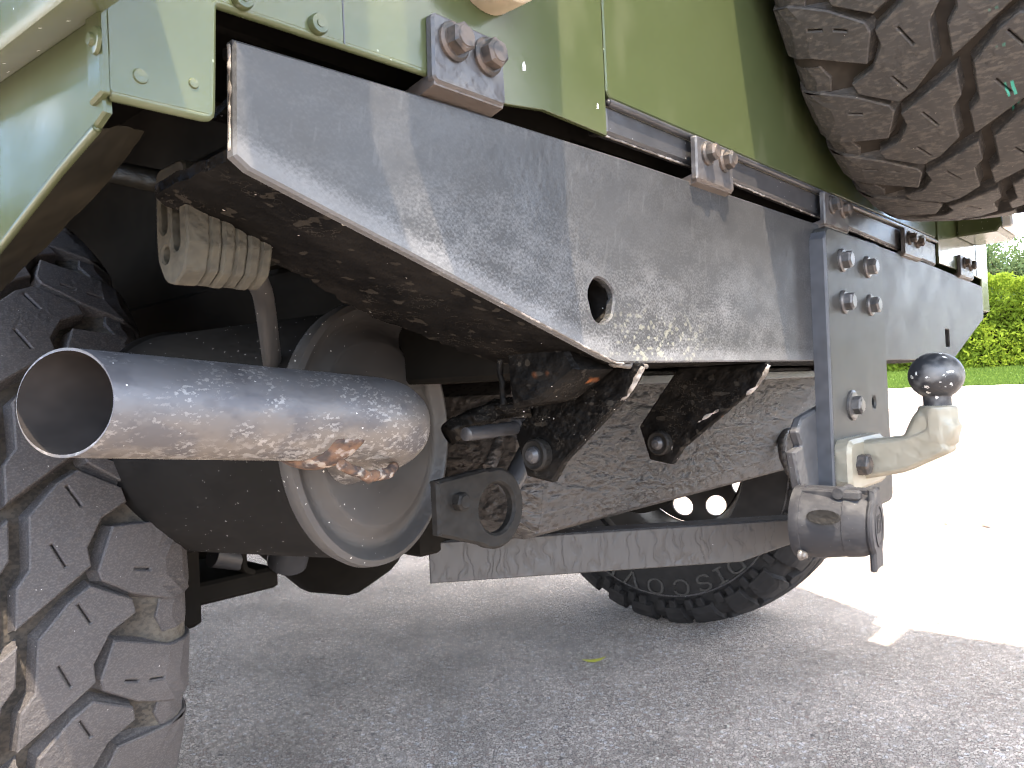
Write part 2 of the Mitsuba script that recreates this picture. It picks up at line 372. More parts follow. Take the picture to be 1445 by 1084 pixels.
def tube(pts, r, n=20, caps=True, squash=None):
    p = np.asarray(pts, float)
    r = np.broadcast_to(np.asarray(r, float), (len(p),))
    t = np.gradient(p, axis=0); t /= np.linalg.norm(t, axis=1, keepdims=True)
    a = np.cross(t[0], [0, 0, 1.0] if abs(t[0][2]) < 0.9 else [1.0, 0, 0]); a /= np.linalg.norm(a)
    ang = np.arange(n) * 2 * np.pi / n
    rings = []
    for k in range(len(p)):
        a = a - t[k] * (a @ t[k]); a /= np.linalg.norm(a)
        b = np.cross(t[k], a)
        sa, sb = squash if squash else (1, 1)
        rings.append(p[k] + r[k] * (sa * np.cos(ang)[:, None] * a + sb * np.sin(ang)[:, None] * b))
    v = np.vstack(rings)
    i, j = np.meshgrid(np.arange(len(p) - 1), np.arange(n), indexing='ij')
    i, j = i.ravel(), j.ravel(); j2 = (j + 1) % n
    f = np.vstack([np.c_[i * n + j, i * n + j2, (i + 1) * n + j2], np.c_[i * n + j, (i + 1) * n + j2, (i + 1) * n + j]])
    if caps:
        m = len(v); v = np.vstack([v, p[0], p[-1]]); e = np.arange(n); e2 = (e + 1) % n; o = (len(p) - 1) * n
        f = np.vstack([f, np.c_[e * 0 + m, e2, e], np.c_[e * 0 + m + 1, o + e, o + e2]])
    return trimesh.Trimesh(v, f, process=False)


def revolve(prof, o, axis, n=48, arc=None):
    """prof: (distance along the axis, radius) pairs."""
    axis = np.asarray(axis, float); axis /= np.linalg.norm(axis)
    a = np.cross(axis, [0, 0, 1.0] if abs(axis[2]) < 0.9 else [1.0, 0, 0]); a /= np.linalg.norm(a); b = np.cross(axis, a)
    ang = np.arange(n) * 2 * np.pi / n
    prof = np.asarray(prof, float)
    v = np.vstack([np.asarray(o) + h * axis + r * (np.cos(ang)[:, None] * a + np.sin(ang)[:, None] * b) for h, r in prof])
    k, j = np.meshgrid(np.arange(len(prof) - 1), np.arange(n), indexing='ij'); k, j = k.ravel(), j.ravel(); j2 = (j + 1) % n
    f = np.vstack([np.c_[k * n + j, k * n + j2, (k + 1) * n + j2], np.c_[k * n + j, (k + 1) * n + j2, (k + 1) * n + j]])
    return trimesh.Trimesh(v, f, process=False)


def bolt(o, nrm, s=0.0085, h=0.008, washer=1.45, turn=0.3, flange=True):
    """A hexagon head (s: half the width over its corners) on a round flange."""
    nrm = np.asarray(nrm, float); nrm /= np.linalg.norm(nrm)
    u = np.cross(nrm, [0.13, 0.21, 0.97]); u /= np.linalg.norm(u); v = np.cross(nrm, u)
    fr = FV(o, u, v)
    a = turn + np.arange(6) * np.pi / 3
    hexa = prism(np.c_[s * np.cos(a), s * np.sin(a)], fr, h + 0.0025, 0.0014)
    ps = [hexa, revolve([(h + 0.0022, s * 0.72), (h + 0.0032, s * 0.66), (h + 0.0032, 0)], o, nrm, 20)]
    if flange:
        ps.append(revolve([(0, s * washer), (0.0018, s * washer), (0.0032, s * washer * 0.86), (0.0034, 0)], o, nrm, 24))
    return cat(ps)


def weld(pts, r, seed=0, squash=None):
    """A lumpy weld bead along a line."""
    p = np.asarray(pts, float)
    q = [p[0]]
    for a, b in zip(p, p[1:]):
        n = max(2, int(np.linalg.norm(b - a) / (r * 0.5)))
        q += [a + (b - a) * t for t in np.linspace(0, 1, n + 1)[1:]]
    q = np.array(q)
    g = np.random.default_rng(seed)
    rr = r * (0.65 + 0.7 * nfbm(q * (0.45 / r), 3, seed))
    return tube(q + (np.stack([nfbm(q * (0.3 / r) + 9 * i, 2, seed + i) for i in range(3)], -1) - 0.5) * r * 1.2, rr, 8)


# ================================================================ setting
V = 'off_road_vehicle'
labels[V] = {'label': 'olive green off-road vehicle seen from below its rear corner, with spare wheel and exhaust pipe', 'category': 'car'}

add('parking_ground', box(-60, 23.7, -60, 70, -0.3, 0.0), 'm_asphalt', kind='structure', label='grey speckled asphalt, sunlit white at the right')
add('grass_verge', prism([(23.7 + 0.13, 0.0), (23.7 + 0.13, 0.085), (31, 0.56), (60, 0.75), (90, 0.8), (90, -0.3), (23.83, -0.3)], FV((0, 70, 0), (1, 0, 0), (0, 0, 1)), 130), 'm_soil', kind='structure', label='bright green grass strip beyond the kerb')
for i in range(-6, 24):
    add('kerb__stone', prism([(23.7, -0.25), (23.83, -0.25), (23.83, 0.10), (23.73, 0.10), (23.70, 0.075)], FV((0, i * 0.915 + 0.90, 0), (1, 0, 0), (0, 0, 1)), 0.90), 'm_kerb')
labels['kerb'] = {'label': 'pale concrete kerb along the edge of the grass', 'kind': 'structure'}


def blades(n, x0, x1, y0, y1, h, ground, seed):
    g = np.random.default_rng(seed)
    x = x0 + (x1 - x0) * g.random(n) ** 1.5; y = g.uniform(y0, y1, n)
    a = g.uniform(0, 2 * np.pi, n); w = g.uniform(0.012, 0.03, n); hh = h * g.uniform(0.5, 1.2, n)
    z = ground(x)
    l = g.normal(0, 0.35, (n, 2)) * hh[:, None]
    p0 = np.c_[x - w * np.cos(a), y - w * np.sin(a), z]; p1 = np.c_[x + w * np.cos(a), y + w * np.sin(a), z]
    p2 = np.c_[x + l[:, 0], y + l[:, 1], z + hh]
    return trimesh.Trimesh(np.stack([p0, p1, p2], 1).reshape(-1, 3), np.arange(3 * n).reshape(-1, 3), process=False)


add('grass', blades(90000, 23.84, 34, -7, 18, 0.085, lambda x: np.interp(x, [23.83, 31, 60], [0.085, 0.56, 0.75]), 3), 'm_grass', kind='stuff', label='short mown grass on the verge', category='grass')


def leaves(c, size, seed, out=None, tilt=0.9):
    g = np.random.default_rng(seed)
    n = len(c)
    d = g.normal(size=(n, 3)); d /= np.linalg.norm(d, axis=1, keepdims=True)
    u = np.cross(d, g.normal(size=(n, 3))); u /= np.linalg.norm(u, axis=1, keepdims=True); w = np.cross(d, u)
    s = size * g.uniform(0.6, 1.3, (n, 1))
    v = np.stack([c - u * s, c + w * s * 0.45, c + u * s, c - w * s * 0.45], 1).reshape(-1, 3)
    i = np.arange(n)[:, None] * 4
    return trimesh.Trimesh(v, np.vstack([i + [[0, 1, 2]], i + [[0, 2, 3]]]), process=False)


def hedge(n, x0, x1, y0, y1, z0, z1, seed, size):
    g = np.random.default_rng(seed)
    p = g.random((n, 3))
    side = g.random(n)
    p[side < 0.72, 0] = np.abs(g.normal(0, 0.12, (side < 0.72).sum()))
    p[side > 0.88, 2] = 1 - np.abs(g.normal(0, 0.05, (side > 0.88).sum()))
    c = np.array([x0, y0, z0]) + p * [x1 - x0, y1 - y0, z1 - z0]
    b = nfbm(c * 0.9, 3, seed)
    c[:, 0] += (b - 0.5) * 1.9
    c[:, 2] += (nfbm(np.c_[c[:, 1] * 1.2, c[:, 0] * 0.5, c[:, 0] * 0], 3, seed + 3) - 0.5) * 1.1 * (p[:, 2] > 0.6)
    return leaves(c, size, seed + 1)


HX = 31.0
add('hedge__foliage', hedge(60000, HX, HX + 2.4, -9, 17, 0.45, 3.8, 5, 0.10), 'm_leaf_b', smooth=False)
g_ = np.random.default_rng(8)
add('hedge__branches', cat([tube([(HX + 1.2 + g_.normal(0, .3), y, 0.05), (HX + 1.2 + g_.normal(0, .4), y + g_.normal(0, .3), 2.2), (HX + 1 + g_.normal(0, .5), y + g_.normal(0, .6), 3.2)], [.06, .04, .012], 6) for y in np.arange(-8.6, 17, 0.7)] + [box(HX + 0.9, HX + 1.5, -8.9, 16.9, 0.4, 2.9)]), 'm_dark')
labels['hedge'] = {'label': 'dense sunlit green hedge behind the grass strip at the right', 'category': 'hedge'}


def tree(x, y, h, rad, n, seed, leaf, label, group=None):
    g = np.random.default_rng(seed)
    k = key_for('tree')
    labels[k] = {'label': label, 'category': 'tree'}
    if group:
        labels[k]['group'] = group
    top = np.array([x, y, h * 0.75])
    parts = [tube([(x, y, 0), (x + g.normal(0, .1), y + g.normal(0, .1), h * 0.35), top], [h * .028, h * .02, h * .006], 8)]
    tips = []
    for i in range(26):
        t = g.uniform(0.28, 0.98)
        a = g.uniform(0, 2 * np.pi); l = rad * g.uniform(0.55, 1.0) * (1.1 - 0.6 * abs(t - 0.45))
        p = np.array([x, y, h * 0.75 * t]); q = p + [l * math.cos(a), l * math.sin(a), l * g.uniform(0.15, 0.8)]
        parts.append(tube([p, (p + q) / 2 + [0, 0, .08 * l], q], [h * .008, h * .005, h * .002], 5, caps=False))
        tips += [q, (p * .4 + q * .6)]
    add(k + '__trunk', cat(parts), 'm_bark', smooth=True)
    tips = np.array(tips)
    c = tips[g.integers(0, len(tips), n)] + g.normal(0, rad * 0.17, (n, 3))
    add(k + '__crown', leaves(c, 0.17 if x < 0 else 0.10, seed + 1), leaf)


tree(40.0, 6.2, 6.3, 3.2, 32000, 21, 'm_leaf_c', 'pale green tree rising behind the hedge at the right edge')
tree(43.0, 1.6, 6.8, 3.4, 32000, 22, 'm_leaf_c', 'tall tree standing farther right behind the hedge')
tree(-6.6, 18.5, 10.0, 2.0, 14000, 31, 'm_leaf_a', 'tall dark green tree mirrored in the glossy side panel, nearest the vehicle')
tree(-7.0, 21.5, 7.0, 2.8, 14000, 32, 'm_leaf_a', 'low round tree mirrored in the middle of the side panel')
tree(-4.6, 24.0, 8.0, 1.8, 9000, 35, 'm_leaf_c', 'pale tree mirrored at the left edge of the side panel')
tree(-13.5, 8.0, 8.5, 3.2, 10000, 33, 'm_leaf_a', 'broad tree standing on the open left side of the vehicle')

g_ = np.random.default_rng(77)
grit = []
for i in range(900):
    d_ = 0.9 + 2.6 * g_.random() ** 1.4; a_ = math.radians(g_.uniform(-2, 78))
    st = trimesh.creation.icosphere(subdivisions=0, radius=g_.uniform(0.0012, 0.0034))
    st.vertices = np.asarray(st.vertices) * g_.uniform(0.6, 1.2, 3) + [d_ * math.cos(a_), -0.3 + d_ * math.sin(a_), 0.0012]
    grit.append(st)
add('loose_grit', cat(grit), 'm_kerb', kind='stuff', label='loose grit scattered over the asphalt', category='grit')

# fallen leaf and dry debris on the ground
lf = np.array([(-.024, 0), (-.012, .0045), (.002, .006), (.016, .003), (.026, .0), (.014, -.004), (0, -.0055), (-.014, -.004)])
lm = prism(Polygon(lf), FV((1.269, 0.652, 0.0035), (0.72, -0.62, 0.02), (0.6, 0.75, 0.1)), 0.0006)
lm = lm.subdivide(); v_ = np.asarray(lm.vertices).copy(); d_ = (v_ - [1.269, .652, .0035]) @ np.array([0.757, -0.652, 0.02]); v_[:, 2] += 9.0 * d_ ** 2; lm.vertices = v_
add('fallen_leaf', lm, 'm_fallen', label='small yellow leaf lying on the shaded asphalt below the tyre', category='leaf')

for i, (px, py, sc_, a_, lab) in enumerate(((*(3.149, 0.4257), 1.1, 0.3, 'dry brown leaf on the sunlit asphalt, left one of a pair'), (*(3.153, 0.298), 1.5, 0.9, 'larger dry brown leaf on the sunlit asphalt, right one of a pair'), (*(2.814, 0.4188), 0.9, 2.0, 'dry brown scrap nearer the tow socket on the sunlit asphalt'))):
    m = prism(Polygon(lf * sc_), FV((px, py, 0.003), (math.cos(a_), math.sin(a_), 0.05), (-math.sin(a_), math.cos(a_), 0.06)), 0.0008).subdivide()
    v_ = np.asarray(m.vertices).copy(); v_[:, 2] += 6.0 * ((v_[:, 0] - px) ** 2 + (v_[:, 1] - py) ** 2); m.vertices = v_
    add('dry_leaf', m, 'm_dry', label=lab, category='leaf')

# ================================================================ the vehicle's frame
C0 = 0.92
top_edge = [(0.167, 0.721), (0.3, 0.7245), (0.46, 0.727), (0.92, 0.7285), (1.3, 0.726), (1.653, 0.718)]
low_left = [(0.165, 0.671), (0.172, 0.666), (0.264, 0.6375), (0.336, 0.6145), (0.425, 0.586), (0.442, 0.582)]
low_right = [(1.397, 0.5825), (1.415, 0.587), (1.645, 0.657)]
face = Polygon(low_left + low_right + top_edge[::-1])
h1 = affinity.scale(Point(0.4275, 0.6245).buffer(0.0135, 24), 1.0, 1.12)
ang = np.linspace(0, 2 * np.pi, 40, endpoint=False)
hole = Polygon([(0.4275 + (0.0145 + 0.0008 * math.sin(5 * a)) * math.cos(a), 0.6245 + (0.0152 + 0.001 * math.sin(3 * a + 1)) * math.sin(a)) for a in ang])
slot = sbox(1.3575, 0.606, 1.3775, 0.628).buffer(0.003)
add(V + '__rear_crossmember', prism(face.difference(hole).difference(slot), FY(0.006), 0.006, 0.0013), 'm_chassis', label='long dusty black steel crossmember with a round jacking hole')
add(V + '__rear_crossmember__hole_tube', revolve([(0, 0.0148), (0.045, 0.0135), (0.045, 0)], (0.4275, 0.005, 0.6245), (0, 1, 0), 32), 'm_underseal', smooth=40)


def slope_z(x):
    return np.interp(x, [0.165, 0.442, 1.397, 1.645], [0.671, 0.582, 0.582, 0.657])


# bottom flange: one folded sheet, wide in the middle, with a ragged front edge
xs = np.unique(np.r_[0.166, np.linspace(0.168, 0.445, 60), np.linspace(0.46, 1.39, 40), np.linspace(1.4, 1.644, 20)])
front = np.interp(xs, [0.165, 0.174, 0.211, 0.264, 0.327, 0.375, 0.42, 0.5, 1.4, 1.6, 1.644], [0.079, 0.086, 0.090, 0.103, 0.114, 0.108, 0.098, 0.105, 0.105, 0.09, 0.07])
front = front + 0.0035 * (nfbm(np.c_[xs * 60, xs * 0, xs * 0], 4, 3) - 0.5) + 0.0015 * RNG.normal(size=len(xs))
ys = np.linspace(0, 1, 14)
gx, gt = np.meshgrid(xs, ys, indexing='ij')
gy = 0.002 + gt * (front[:, None] - 0.002)
gz = slope_z(gx) - 0.0002
dmp = (nfbm(np.stack([gx * 45, gy * 45, gx * 0], -1), 4, 11) - 0.5) * 0.005 * np.minimum(1, gt * 6)
lo = np.stack([gx, gy, gz + dmp], -1)
hi = lo + [0, 0, 0.005]
nx, ny = gx.shape
idx = np.arange(nx * ny).reshape(nx, ny)
q = np.stack([idx[:-1, :-1], idx[:-1, 1:], idx[1:, 1:], idx[1:, :-1]], -1).reshape(-1, 4)
rim_ = np.r_[idx[:, -1], ]
side1 = np.stack([idx[:-1, -1], idx[:-1, -1] + nx * ny, idx[1:, -1] + nx * ny, idx[1:, -1]], -1)
side2 = np.stack([idx[0, :-1], idx[0, :-1] + nx * ny, idx[0, 1:] + nx * ny, idx[0, 1:]], -1)
side3 = np.stack([idx[-1, :-1], idx[-1, 1:], idx[-1, 1:] + nx * ny, idx[-1, :-1] + nx * ny], -1)
qq = np.vstack([q, q[:, ::-1] + nx * ny, side1, side2, side3])
fl = trimesh.Trimesh(np.vstack([lo.reshape(-1, 3), hi.reshape(-1, 3)]), np.vstack([qq[:, [0, 1, 2]], qq[:, [0, 2, 3]]]), process=False)
add(V + '__rear_crossmember__bottom_flange', fl, 'm_underseal', smooth=45, label='dark flaking underside of the crossmember')
back = Polygon([(0.215, 0.716), (0.205, 0.663), (0.43, 0.60), (1.39, 0.60), (1.63, 0.67), (1.63, 0.716)])
add(V + '__rear_crossmember__inner_plate', prism(back, FY(0.078), 0.005), 'm_dark')
add(V + '__rear_crossmember__top_flange', prism([(0.168, 0.007), (1.65, 0.007), (1.65, 0.085), (0.20, 0.085), (0.19, 0.03), (0.168, 0.012)], FZ(0.7165), 0.004), 'm_underseal')
add(V + '__rear_crossmember__weld', weld([(0.1675, 0.004, 0.72), (0.167, 0.004, 0.695), (0.1665, 0.004, 0.674)], 0.0015, 2), 'm_ragged', smooth=True)
rag = [(x, 0.001 + 0.0015 * math.sin(9 * x), float(slope_z(x)) - 0.0006) for x in np.linspace(0.17, 0.45, 30)]
add(V + '__rear_crossmember__weld', weld(rag, 0.0007, 3), 'm_ragged', smooth=True)

# chassis leg meeting the crossmember at the left, with a ragged boxing plate
leg = Polygon([(0.0933, 0.5912), (0.0912, 0.5553), (0.055, 0.5535), (0.045, 0.567), (0.006, 0.579), (0.04, 0.6), (0.10, 0.61)])
add(V + '__chassis_leg', prism(Polygon([(0.075, 0.61), (0.0735, 0.575), (0.071, 0.5535), (0.045, 0.5575), (0.010, 0.578), (0.03, 0.61)]), FX(0.455), 0.045, 0.003, both=True), 'm_underseal')
add(V + '__chassis_leg', box(0.43, 0.52, 0.076, 2.2, 0.575, 0.70, 0.004), 'm_dark')
add(V + '__chassis_leg', box(1.32, 1.41, 0.108, 2.2, 0.575, 0.70, 0.004), 'm_dark')
crumb = [(0.4238, 0.075, 0.5927), (0.4179, 0.06, 0.5856), (0.4505, 0.05, 0.5848), (0.4541, 0.03, 0.5858), (0.4503, 0.006, 0.5813), (0.4825, 0.002, 0.5794)]
add(V + '__chassis_leg__weld', weld(crumb, 0.0022, 9), 'm_ragged', smooth=True)
add(V + '__chassis_leg__weld', weld([(0.404, 0.074, 0.5885), (0.4044, 0.074, 0.5722), (0.4043, 0.072, 0.5569)], 0.0022, 19), 'm_underseal', smooth=True)

# the two gusset plates below the crossmember, each with a bolted eye


def gusset(x, bx, bz, top0, top1, lab, lip):
    k = key_for(V + '__gusset')
    scene[k] = ply(prism(Polygon([(top0, 0.5795), (top1, 0.5795), (bx + 0.024, bz + 0.016), (bx + 0.014, bz - 0.016), (bx - 0.010, bz - 0.020), (bx - 0.022, bz - 0.004), (top0 + 0.012, 0.560), (top0 + 0.002, 0.572)]).buffer(0.002), FX(x), 0.006, 0.0015), 'm_underseal')
    labels[k] = {'label': lab}
    rim = [(x - 0.003, top0 - 0.002, 0.5795), (x - 0.004, top0 + 0.001, 0.571), (x - 0.003, top0 + 0.012, 0.5585), (x - 0.003, bx - 0.022 + 0.012, bz + 0.004), (x - 0.003, bx - 0.012, bz - 0.017)]
    sc = weld(fillet(rim, 0.006, 4), lip, int(x * 100))
    scene[k + '__rolled_edge'] = ply(sc, 'm_ragged', smooth=True)
    scene[k + '__boss'] = ply(revolve([(0, 0.0125), (0.009, 0.0125), (0.011, 0.011), (0.0095, 0.0085), (0.0095, 0.0)], (x - 0.004, bx, bz), (-1, 0, 0), 28), 'm_ring', smooth=35)
    scene[k + '__bolt'] = ply(revolve([(0, 0.0068), (0.010, 0.0066), (0.0135, 0.004), (0.0142, 0)], (x - 0.006, bx, bz), (-1, 0, 0), 20), 'm_black', smooth=35)


gy1, gz1 = (0.0914, 0.515)
gusset(0.47, gy1, gz1, -0.002, 0.068, 'speckled gusset plate nearest the silencer', 0.0022)
gy2, gz2 = (0.1141, 0.5058)
gusset(0.69, gy2, gz2, 0.001, 0.09, 'gusset plate farther from the silencer', 0.0026)

# threaded stud and braces behind the first gusset
sp0, sp1 = np.array((0.4012, 0.11, 0.5352)), np.array((0.5024, 0.12, 0.5361))
zz = np.linspace(0, 1, 70)
add(V + '__stud', tube(sp0 + zz[:, None] * (sp1 - sp0), 0.0052 + 0.0005 * np.sin(zz * 200), 14), 'm_black', smooth=True, label='threaded stud pointing left')
add(V + '__stud__nut', bolt(sp0 + 0.62 * (sp1 - sp0), sp1 - sp0, 0.0085, 0.012, flange=False), 'm_black')
add(V + '__brace_tube', tube([(0.5921, 0.19, 0.5369), (0.5113, 0.17, 0.4774)], 0.010, 14), 'm_black', smooth=40)
add(V + '__brace_tube', tube([(0.5968, 0.24, 0.5371), (0.5593, 0.24, 0.4891)], 0.007, 12), 'm_tank', smooth=40)
add(V + '__bracket_lump', tube(fillet([(0.4024, 0.13, 0.542), (0.4162, 0.13, 0.5466), (0.4463, 0.12, 0.5549), (0.4597, 0.1, 0.5573)], 0.02, 5), [0.008] * 2 + [0.009] * 5 + [0.007] * 5, 10), 'm_underseal', smooth=True) if False else None
lump = tube(fillet([(0.4129, 0.14, 0.5347), (0.4297, 0.14, 0.5436), (0.4503, 0.12, 0.5519), (0.4647, 0.1, 0.5548)], 0.02, 6), 0.0085, 12)
v_ = np.asarray(lump.vertices); lump.vertices = v_ + (nfbm(v_[..., None, :].reshape(-1, 3) * 120, 3, 5)[:, None] - 0.5) * 0.010
add(V + '__handbrake_bracket', lump, 'm_underseal', smooth=True)

# fuel tank
ty, tx0, tx1 = 0.20, 0.575, 1.42
tp = [(ty, 0.582), (ty - 0.004, 0.50), (ty + 0.003, 0.440), (ty + 0.010, 0.419), (ty + 0.028, 0.4115), (0.62, 0.4115), (0.62, 0.582)]
tank = prism(Polygon(tp).buffer(-0.004).buffer(0.004), FV((tx0, 0, 0), (0, 1, 0), (0, 0, 1)), tx1 - tx0, 0.02, both=True)
add(V + '__fuel_tank', tank, 'm_tank', smooth=30, label='long tank behind the crossmember, coated in rough dark underseal')
add(V + '__fuel_tank__strap', prism([(0.57, 0.566), (1.42, 0.564), (1.42, 0.576), (0.57, 0.577)], FY(0.196), 0.004, 0.001), 'm_black')

# lashing rings


def lashing_ring(cx, cy, cz, side, lab):
    k = key_for(V + '__lashing_ring')
    ring = Point(cx, cz).buffer(0.0335, 32).union(Polygon([(cx - 0.066, cz + 0.030), (cx - 0.01, cz + 0.034), (cx + 0.026, cz + 0.02), (cx - 0.006, cz - 0.032), (cx - 0.066, cz - 0.012)]) if side else Point(cx, cz).buffer(0.01)).buffer(0.004).buffer(-0.004).difference(Point(cx, cz).buffer(0.0205, 32))
    scene[k] = ply(prism(ring, FY(cy), 0.010, 0.0022, both=True), 'm_ring')
    labels[k] = {'label': lab}
    if side:
        scene[k + '__bolt'] = ply(bolt((cx - 0.045, cy - 0.010, cz + 0.012), (0, -1, 0), 0.0075, 0.006, flange=False), 'm_ring')


rx, rz = (0.4639, 0.469)
lashing_ring(rx, 0.15, rz, 1, 'flat lashing ring beside the silencer')
rr_ = [np.array([1.205 + 0.048 * math.cos(a), 0.185 + 0.012 * math.sin(a), 0.439 + 0.040 * math.sin(a)]) for a in np.linspace(0, 2 * np.pi, 49)]
add(V + '__lashing_ring', tube(rr_, 0.0065, 12, caps=False), 'm_tank', smooth=True, label='round lashing ring behind the tow socket')

# stay bar from the tow plate forward to the frame
s0, s1 = np.array([0.568, 0.347, 0.379]), np.array([0.905, 0.044, 0.3785])
su = (s1 - s0) / np.linalg.norm(s1 - s0); L = np.linalg.norm(s1 - s0)
bar = Polygon([(0, -0.0225), (L - 0.095, -0.0225), (L - 0.012, 0.0), (L - 0.012, 0.0225), (0, 0.0225)])
add(V + '__stay_bar', prism(bar, FV(s0, su, (0, 0, 1)), 0.004, 0.0012), 'm_stay', label='flat grey stay bar with wrinkled paint')
add(V + '__stay_bar__top_flange', prism([(0.004, 0.0), (L - 0.015, 0.0), (L - 0.015, 0.028), (0.004, 0.028)], FV(s0 + [0, 0, 0.0192], su, np.cross([0, 0, 1], su)), 0.0036), 'm_black')
add(V + '__stay_bar__hanger', box(0.545, 0.60, 0.335, 0.40, 0.39, 0.60, 0.003), 'm_dark')

# tow plate with its bolts
tpx = rpoly([(0.813, 0.722), (1.000, 0.722), (1.000, 0.412), (0.806, 0.412)], 0.012).difference(Point(0.944, 0.533).buffer(0.0065, 16))
add(V + '__tow_plate', prism(tpx, FY(-0.0005), 0.0135, 0.0022), 'm_plate', label='upright grey tow plate with six bolt heads')
add(V + '__tow_plate__edge', prism(Polygon([(0.8045, 0.708), (0.8115, 0.716), (0.8045, 0.43), (0.7985, 0.43)]), FY(0.0), 0.0155, 0.0015), 'm_plate_edge')
for px, pz in ((0.858, 0.690), (0.942, 0.690), (0.858, 0.645), (0.946, 0.646)):
    add(V + '__tow_plate__bolt', bolt((px, -0.014, pz), (0, -1, 0), 0.0098, 0.0085, 1.3, turn=px * 9), 'm_bolt')
add(V + '__tow_plate__bolt', bolt((0.869, -0.014, 0.533), (0, -1, 0), 0.0100, 0.0085, 1.65, turn=0.5), 'm_bolt')
pc = np.array([0.869, 0.47])

# tow ball and its cranked arm
B = np.array((0.8676, -0.0977, 0.5615))
fl_ = sbox(0.822, 0.4590, 0.915, 0.4850).buffer(0.014, 12)
add(V + '__tow_ball_arm', prism(fl_, FY(-0.0140), 0.016, 0.004), 'm_zinc', label='pale zinc arm of the tow ball')
side_ = [(-0.03, 0.5022), (-0.0557, 0.5068), (-0.0776, 0.5112), (-0.0846, 0.5185), (-0.0864, 0.5294), (-0.1128, 0.5296), (-0.1139, 0.5111), (-0.1102, 0.4983), (-0.1002, 0.4882), (-0.0697, 0.47), (-0.0379, 0.4569)]
arm = m3.Manifold.batch_boolean([m3.Manifold.batch_hull([m3.Manifold.sphere(r_, 20).translate((x_, y_, z_)) for x_ in (0.868 - w_, 0.868 + w_) for (y_, z_) in sg_]) for r_, w_, sg_ in (
    (0.006, 0.012, [(-0.020, 0.4890), (-0.020, 0.4590), (-0.066, 0.4945), (-0.066, 0.4690)]), (0.006, 0.012, [(-0.066, 0.4945), (-0.066, 0.4690), (-0.094, 0.5060), (-0.104, 0.4880)]))] + [
    m3.Manifold.batch_hull([m3.Manifold.sphere(0.004, 16).translate((B[0] + 0.0145 * math.cos(t), B[1] + 0.0145 * math.sin(t), z_)) for t in np.linspace(0, 2 * np.pi, 12) for z_ in (0.496, B[2] - 0.034)]),
    m3.Manifold.batch_hull([m3.Manifold.sphere(0.007, 16).translate((0.868 + w_, y_, z_)) for w_ in (-0.010, 0.010) for y_, z_ in ((-0.084, 0.520), (-0.074, 0.500), (-0.106, 0.496), (-0.110, 0.510))])], m3.OpType.Add).refine_to_length(0.006)
mm_ = arm.to_mesh(); arm = trimesh.Trimesh(mm_.vert_properties[:, :3], mm_.tri_verts, process=True)
trimesh.smoothing.filter_taubin(arm, iterations=14)
add(V + '__tow_ball_arm__neck', arm, 'm_zinc', smooth=True)
add(V + '__tow_ball_arm__nut', bolt((0.834, -0.030, 0.4725), (0, -1, 0), 0.0115, 0.008, 1.2, turn=0.2, flange=False), 'm_bolt_rusty')
add(V + '__tow_ball_arm__nut', bolt((0.905, -0.030, 0.4725), (0, -1, 0), 0.0115, 0.008, 1.2, turn=0.2, flange=False), 'm_bolt_rusty')
th = np.linspace(-1.10, math.pi / 2, 22)
bp = [(-0.036, 0.0150), (-0.0335, 0.0150), (-0.033, 0.0128), (-0.0225, 0.0128)] + [(0.0238 * math.sin(t), 0.0258 * math.cos(t)) for t in np.linspace(-1.03, 1.30, 26)] + [(0.0234, 0.0)]
add(V + '__tow_ball', revolve(bp, B, (0, 0, 1), 40), 'm_ball', smooth=35, label='black tow ball with chipped paint')

# trailer socket on its bracket
sx = 0.742
brk = Polygon([(0.7652, 0.5238), (0.8223, 0.5331), (0.8489, 0.482), (0.7921, 0.4836), (0.8577, 0.4349), (0.8974, 0.3936), (0.8733, 0.3702), (0.808, 0.3781), (0.7733, 0.3962), (0.7416, 0.4919), (0.7635, 0.4955), (0.7529, 0.5119)])
add(V + '__socket_bracket', prism(brk.buffer(0.003).buffer(-0.003).buffer(0.002), FY(0.010), 0.010, 0.0022, both=True), 'm_bracket_grey', label='cranked flat bracket holding the trailer socket')
sc_c = np.array((0.742, -0.016, 0.426)); sc_c[1] = 0.0
sock = [(0, 0.0), (0, 0.0345), (0.005, 0.0355), (0.009, 0.0352), (0.0092, 0.0340), (0.030, 0.0325), (0.046, 0.0300), (0.0465, 0.0309), (0.060, 0.0290), (0.066, 0.0262), (0.068, 0.022), (0.068, 0)]
add(V + '__trailer_socket', revolve(sock, sc_c, (0.10, -1, 0.0), 44), 'm_socket', smooth=38, label='round plastic trailer socket')
capo = sc_c + np.array([0.10, -1, 0]) / math.sqrt(1.01) * 0.066
cu, cv = np.array([1, 0.10, 0]), np.array([0, 0, 1.0])
cap = Point(0, 0.0).buffer(0.0275, 28).union(sbox(-0.015, -0.040, 0.015, 0.0)).union(sbox(-0.013, 0.0, 0.013, 0.034)).buffer(0.003).buffer(-0.003)
add(V + '__trailer_socket__cap', prism(cap, FV(capo, cu, cv), 0.006, 0.002, both=True), 'm_socket')
ringm = Point(0, 0).buffer(0.0195, 24).difference(Point(0, 0).buffer(0.0178, 24))
emb = cat([prism(affinity.scale(ringm, 0.8, 1.0), FV(capo, cu, cv), 0.0070)] + [prism(sbox(x - 0.0011, -0.006, x + 0.0011, 0.010), FV(capo, cu, cv), 0.0070) for x in (-0.006, 0, 0.006)])
add(V + '__trailer_socket__emblem', emb, 'm_socket')
hp = sc_c + [0.0, -0.040, 0.031]
add(V + '__trailer_socket__hinge', tube([hp + [-0.016, -.004, 0], hp + [0.017, -.004, 0]], 0.0052, 14), 'm_socket', smooth=40)
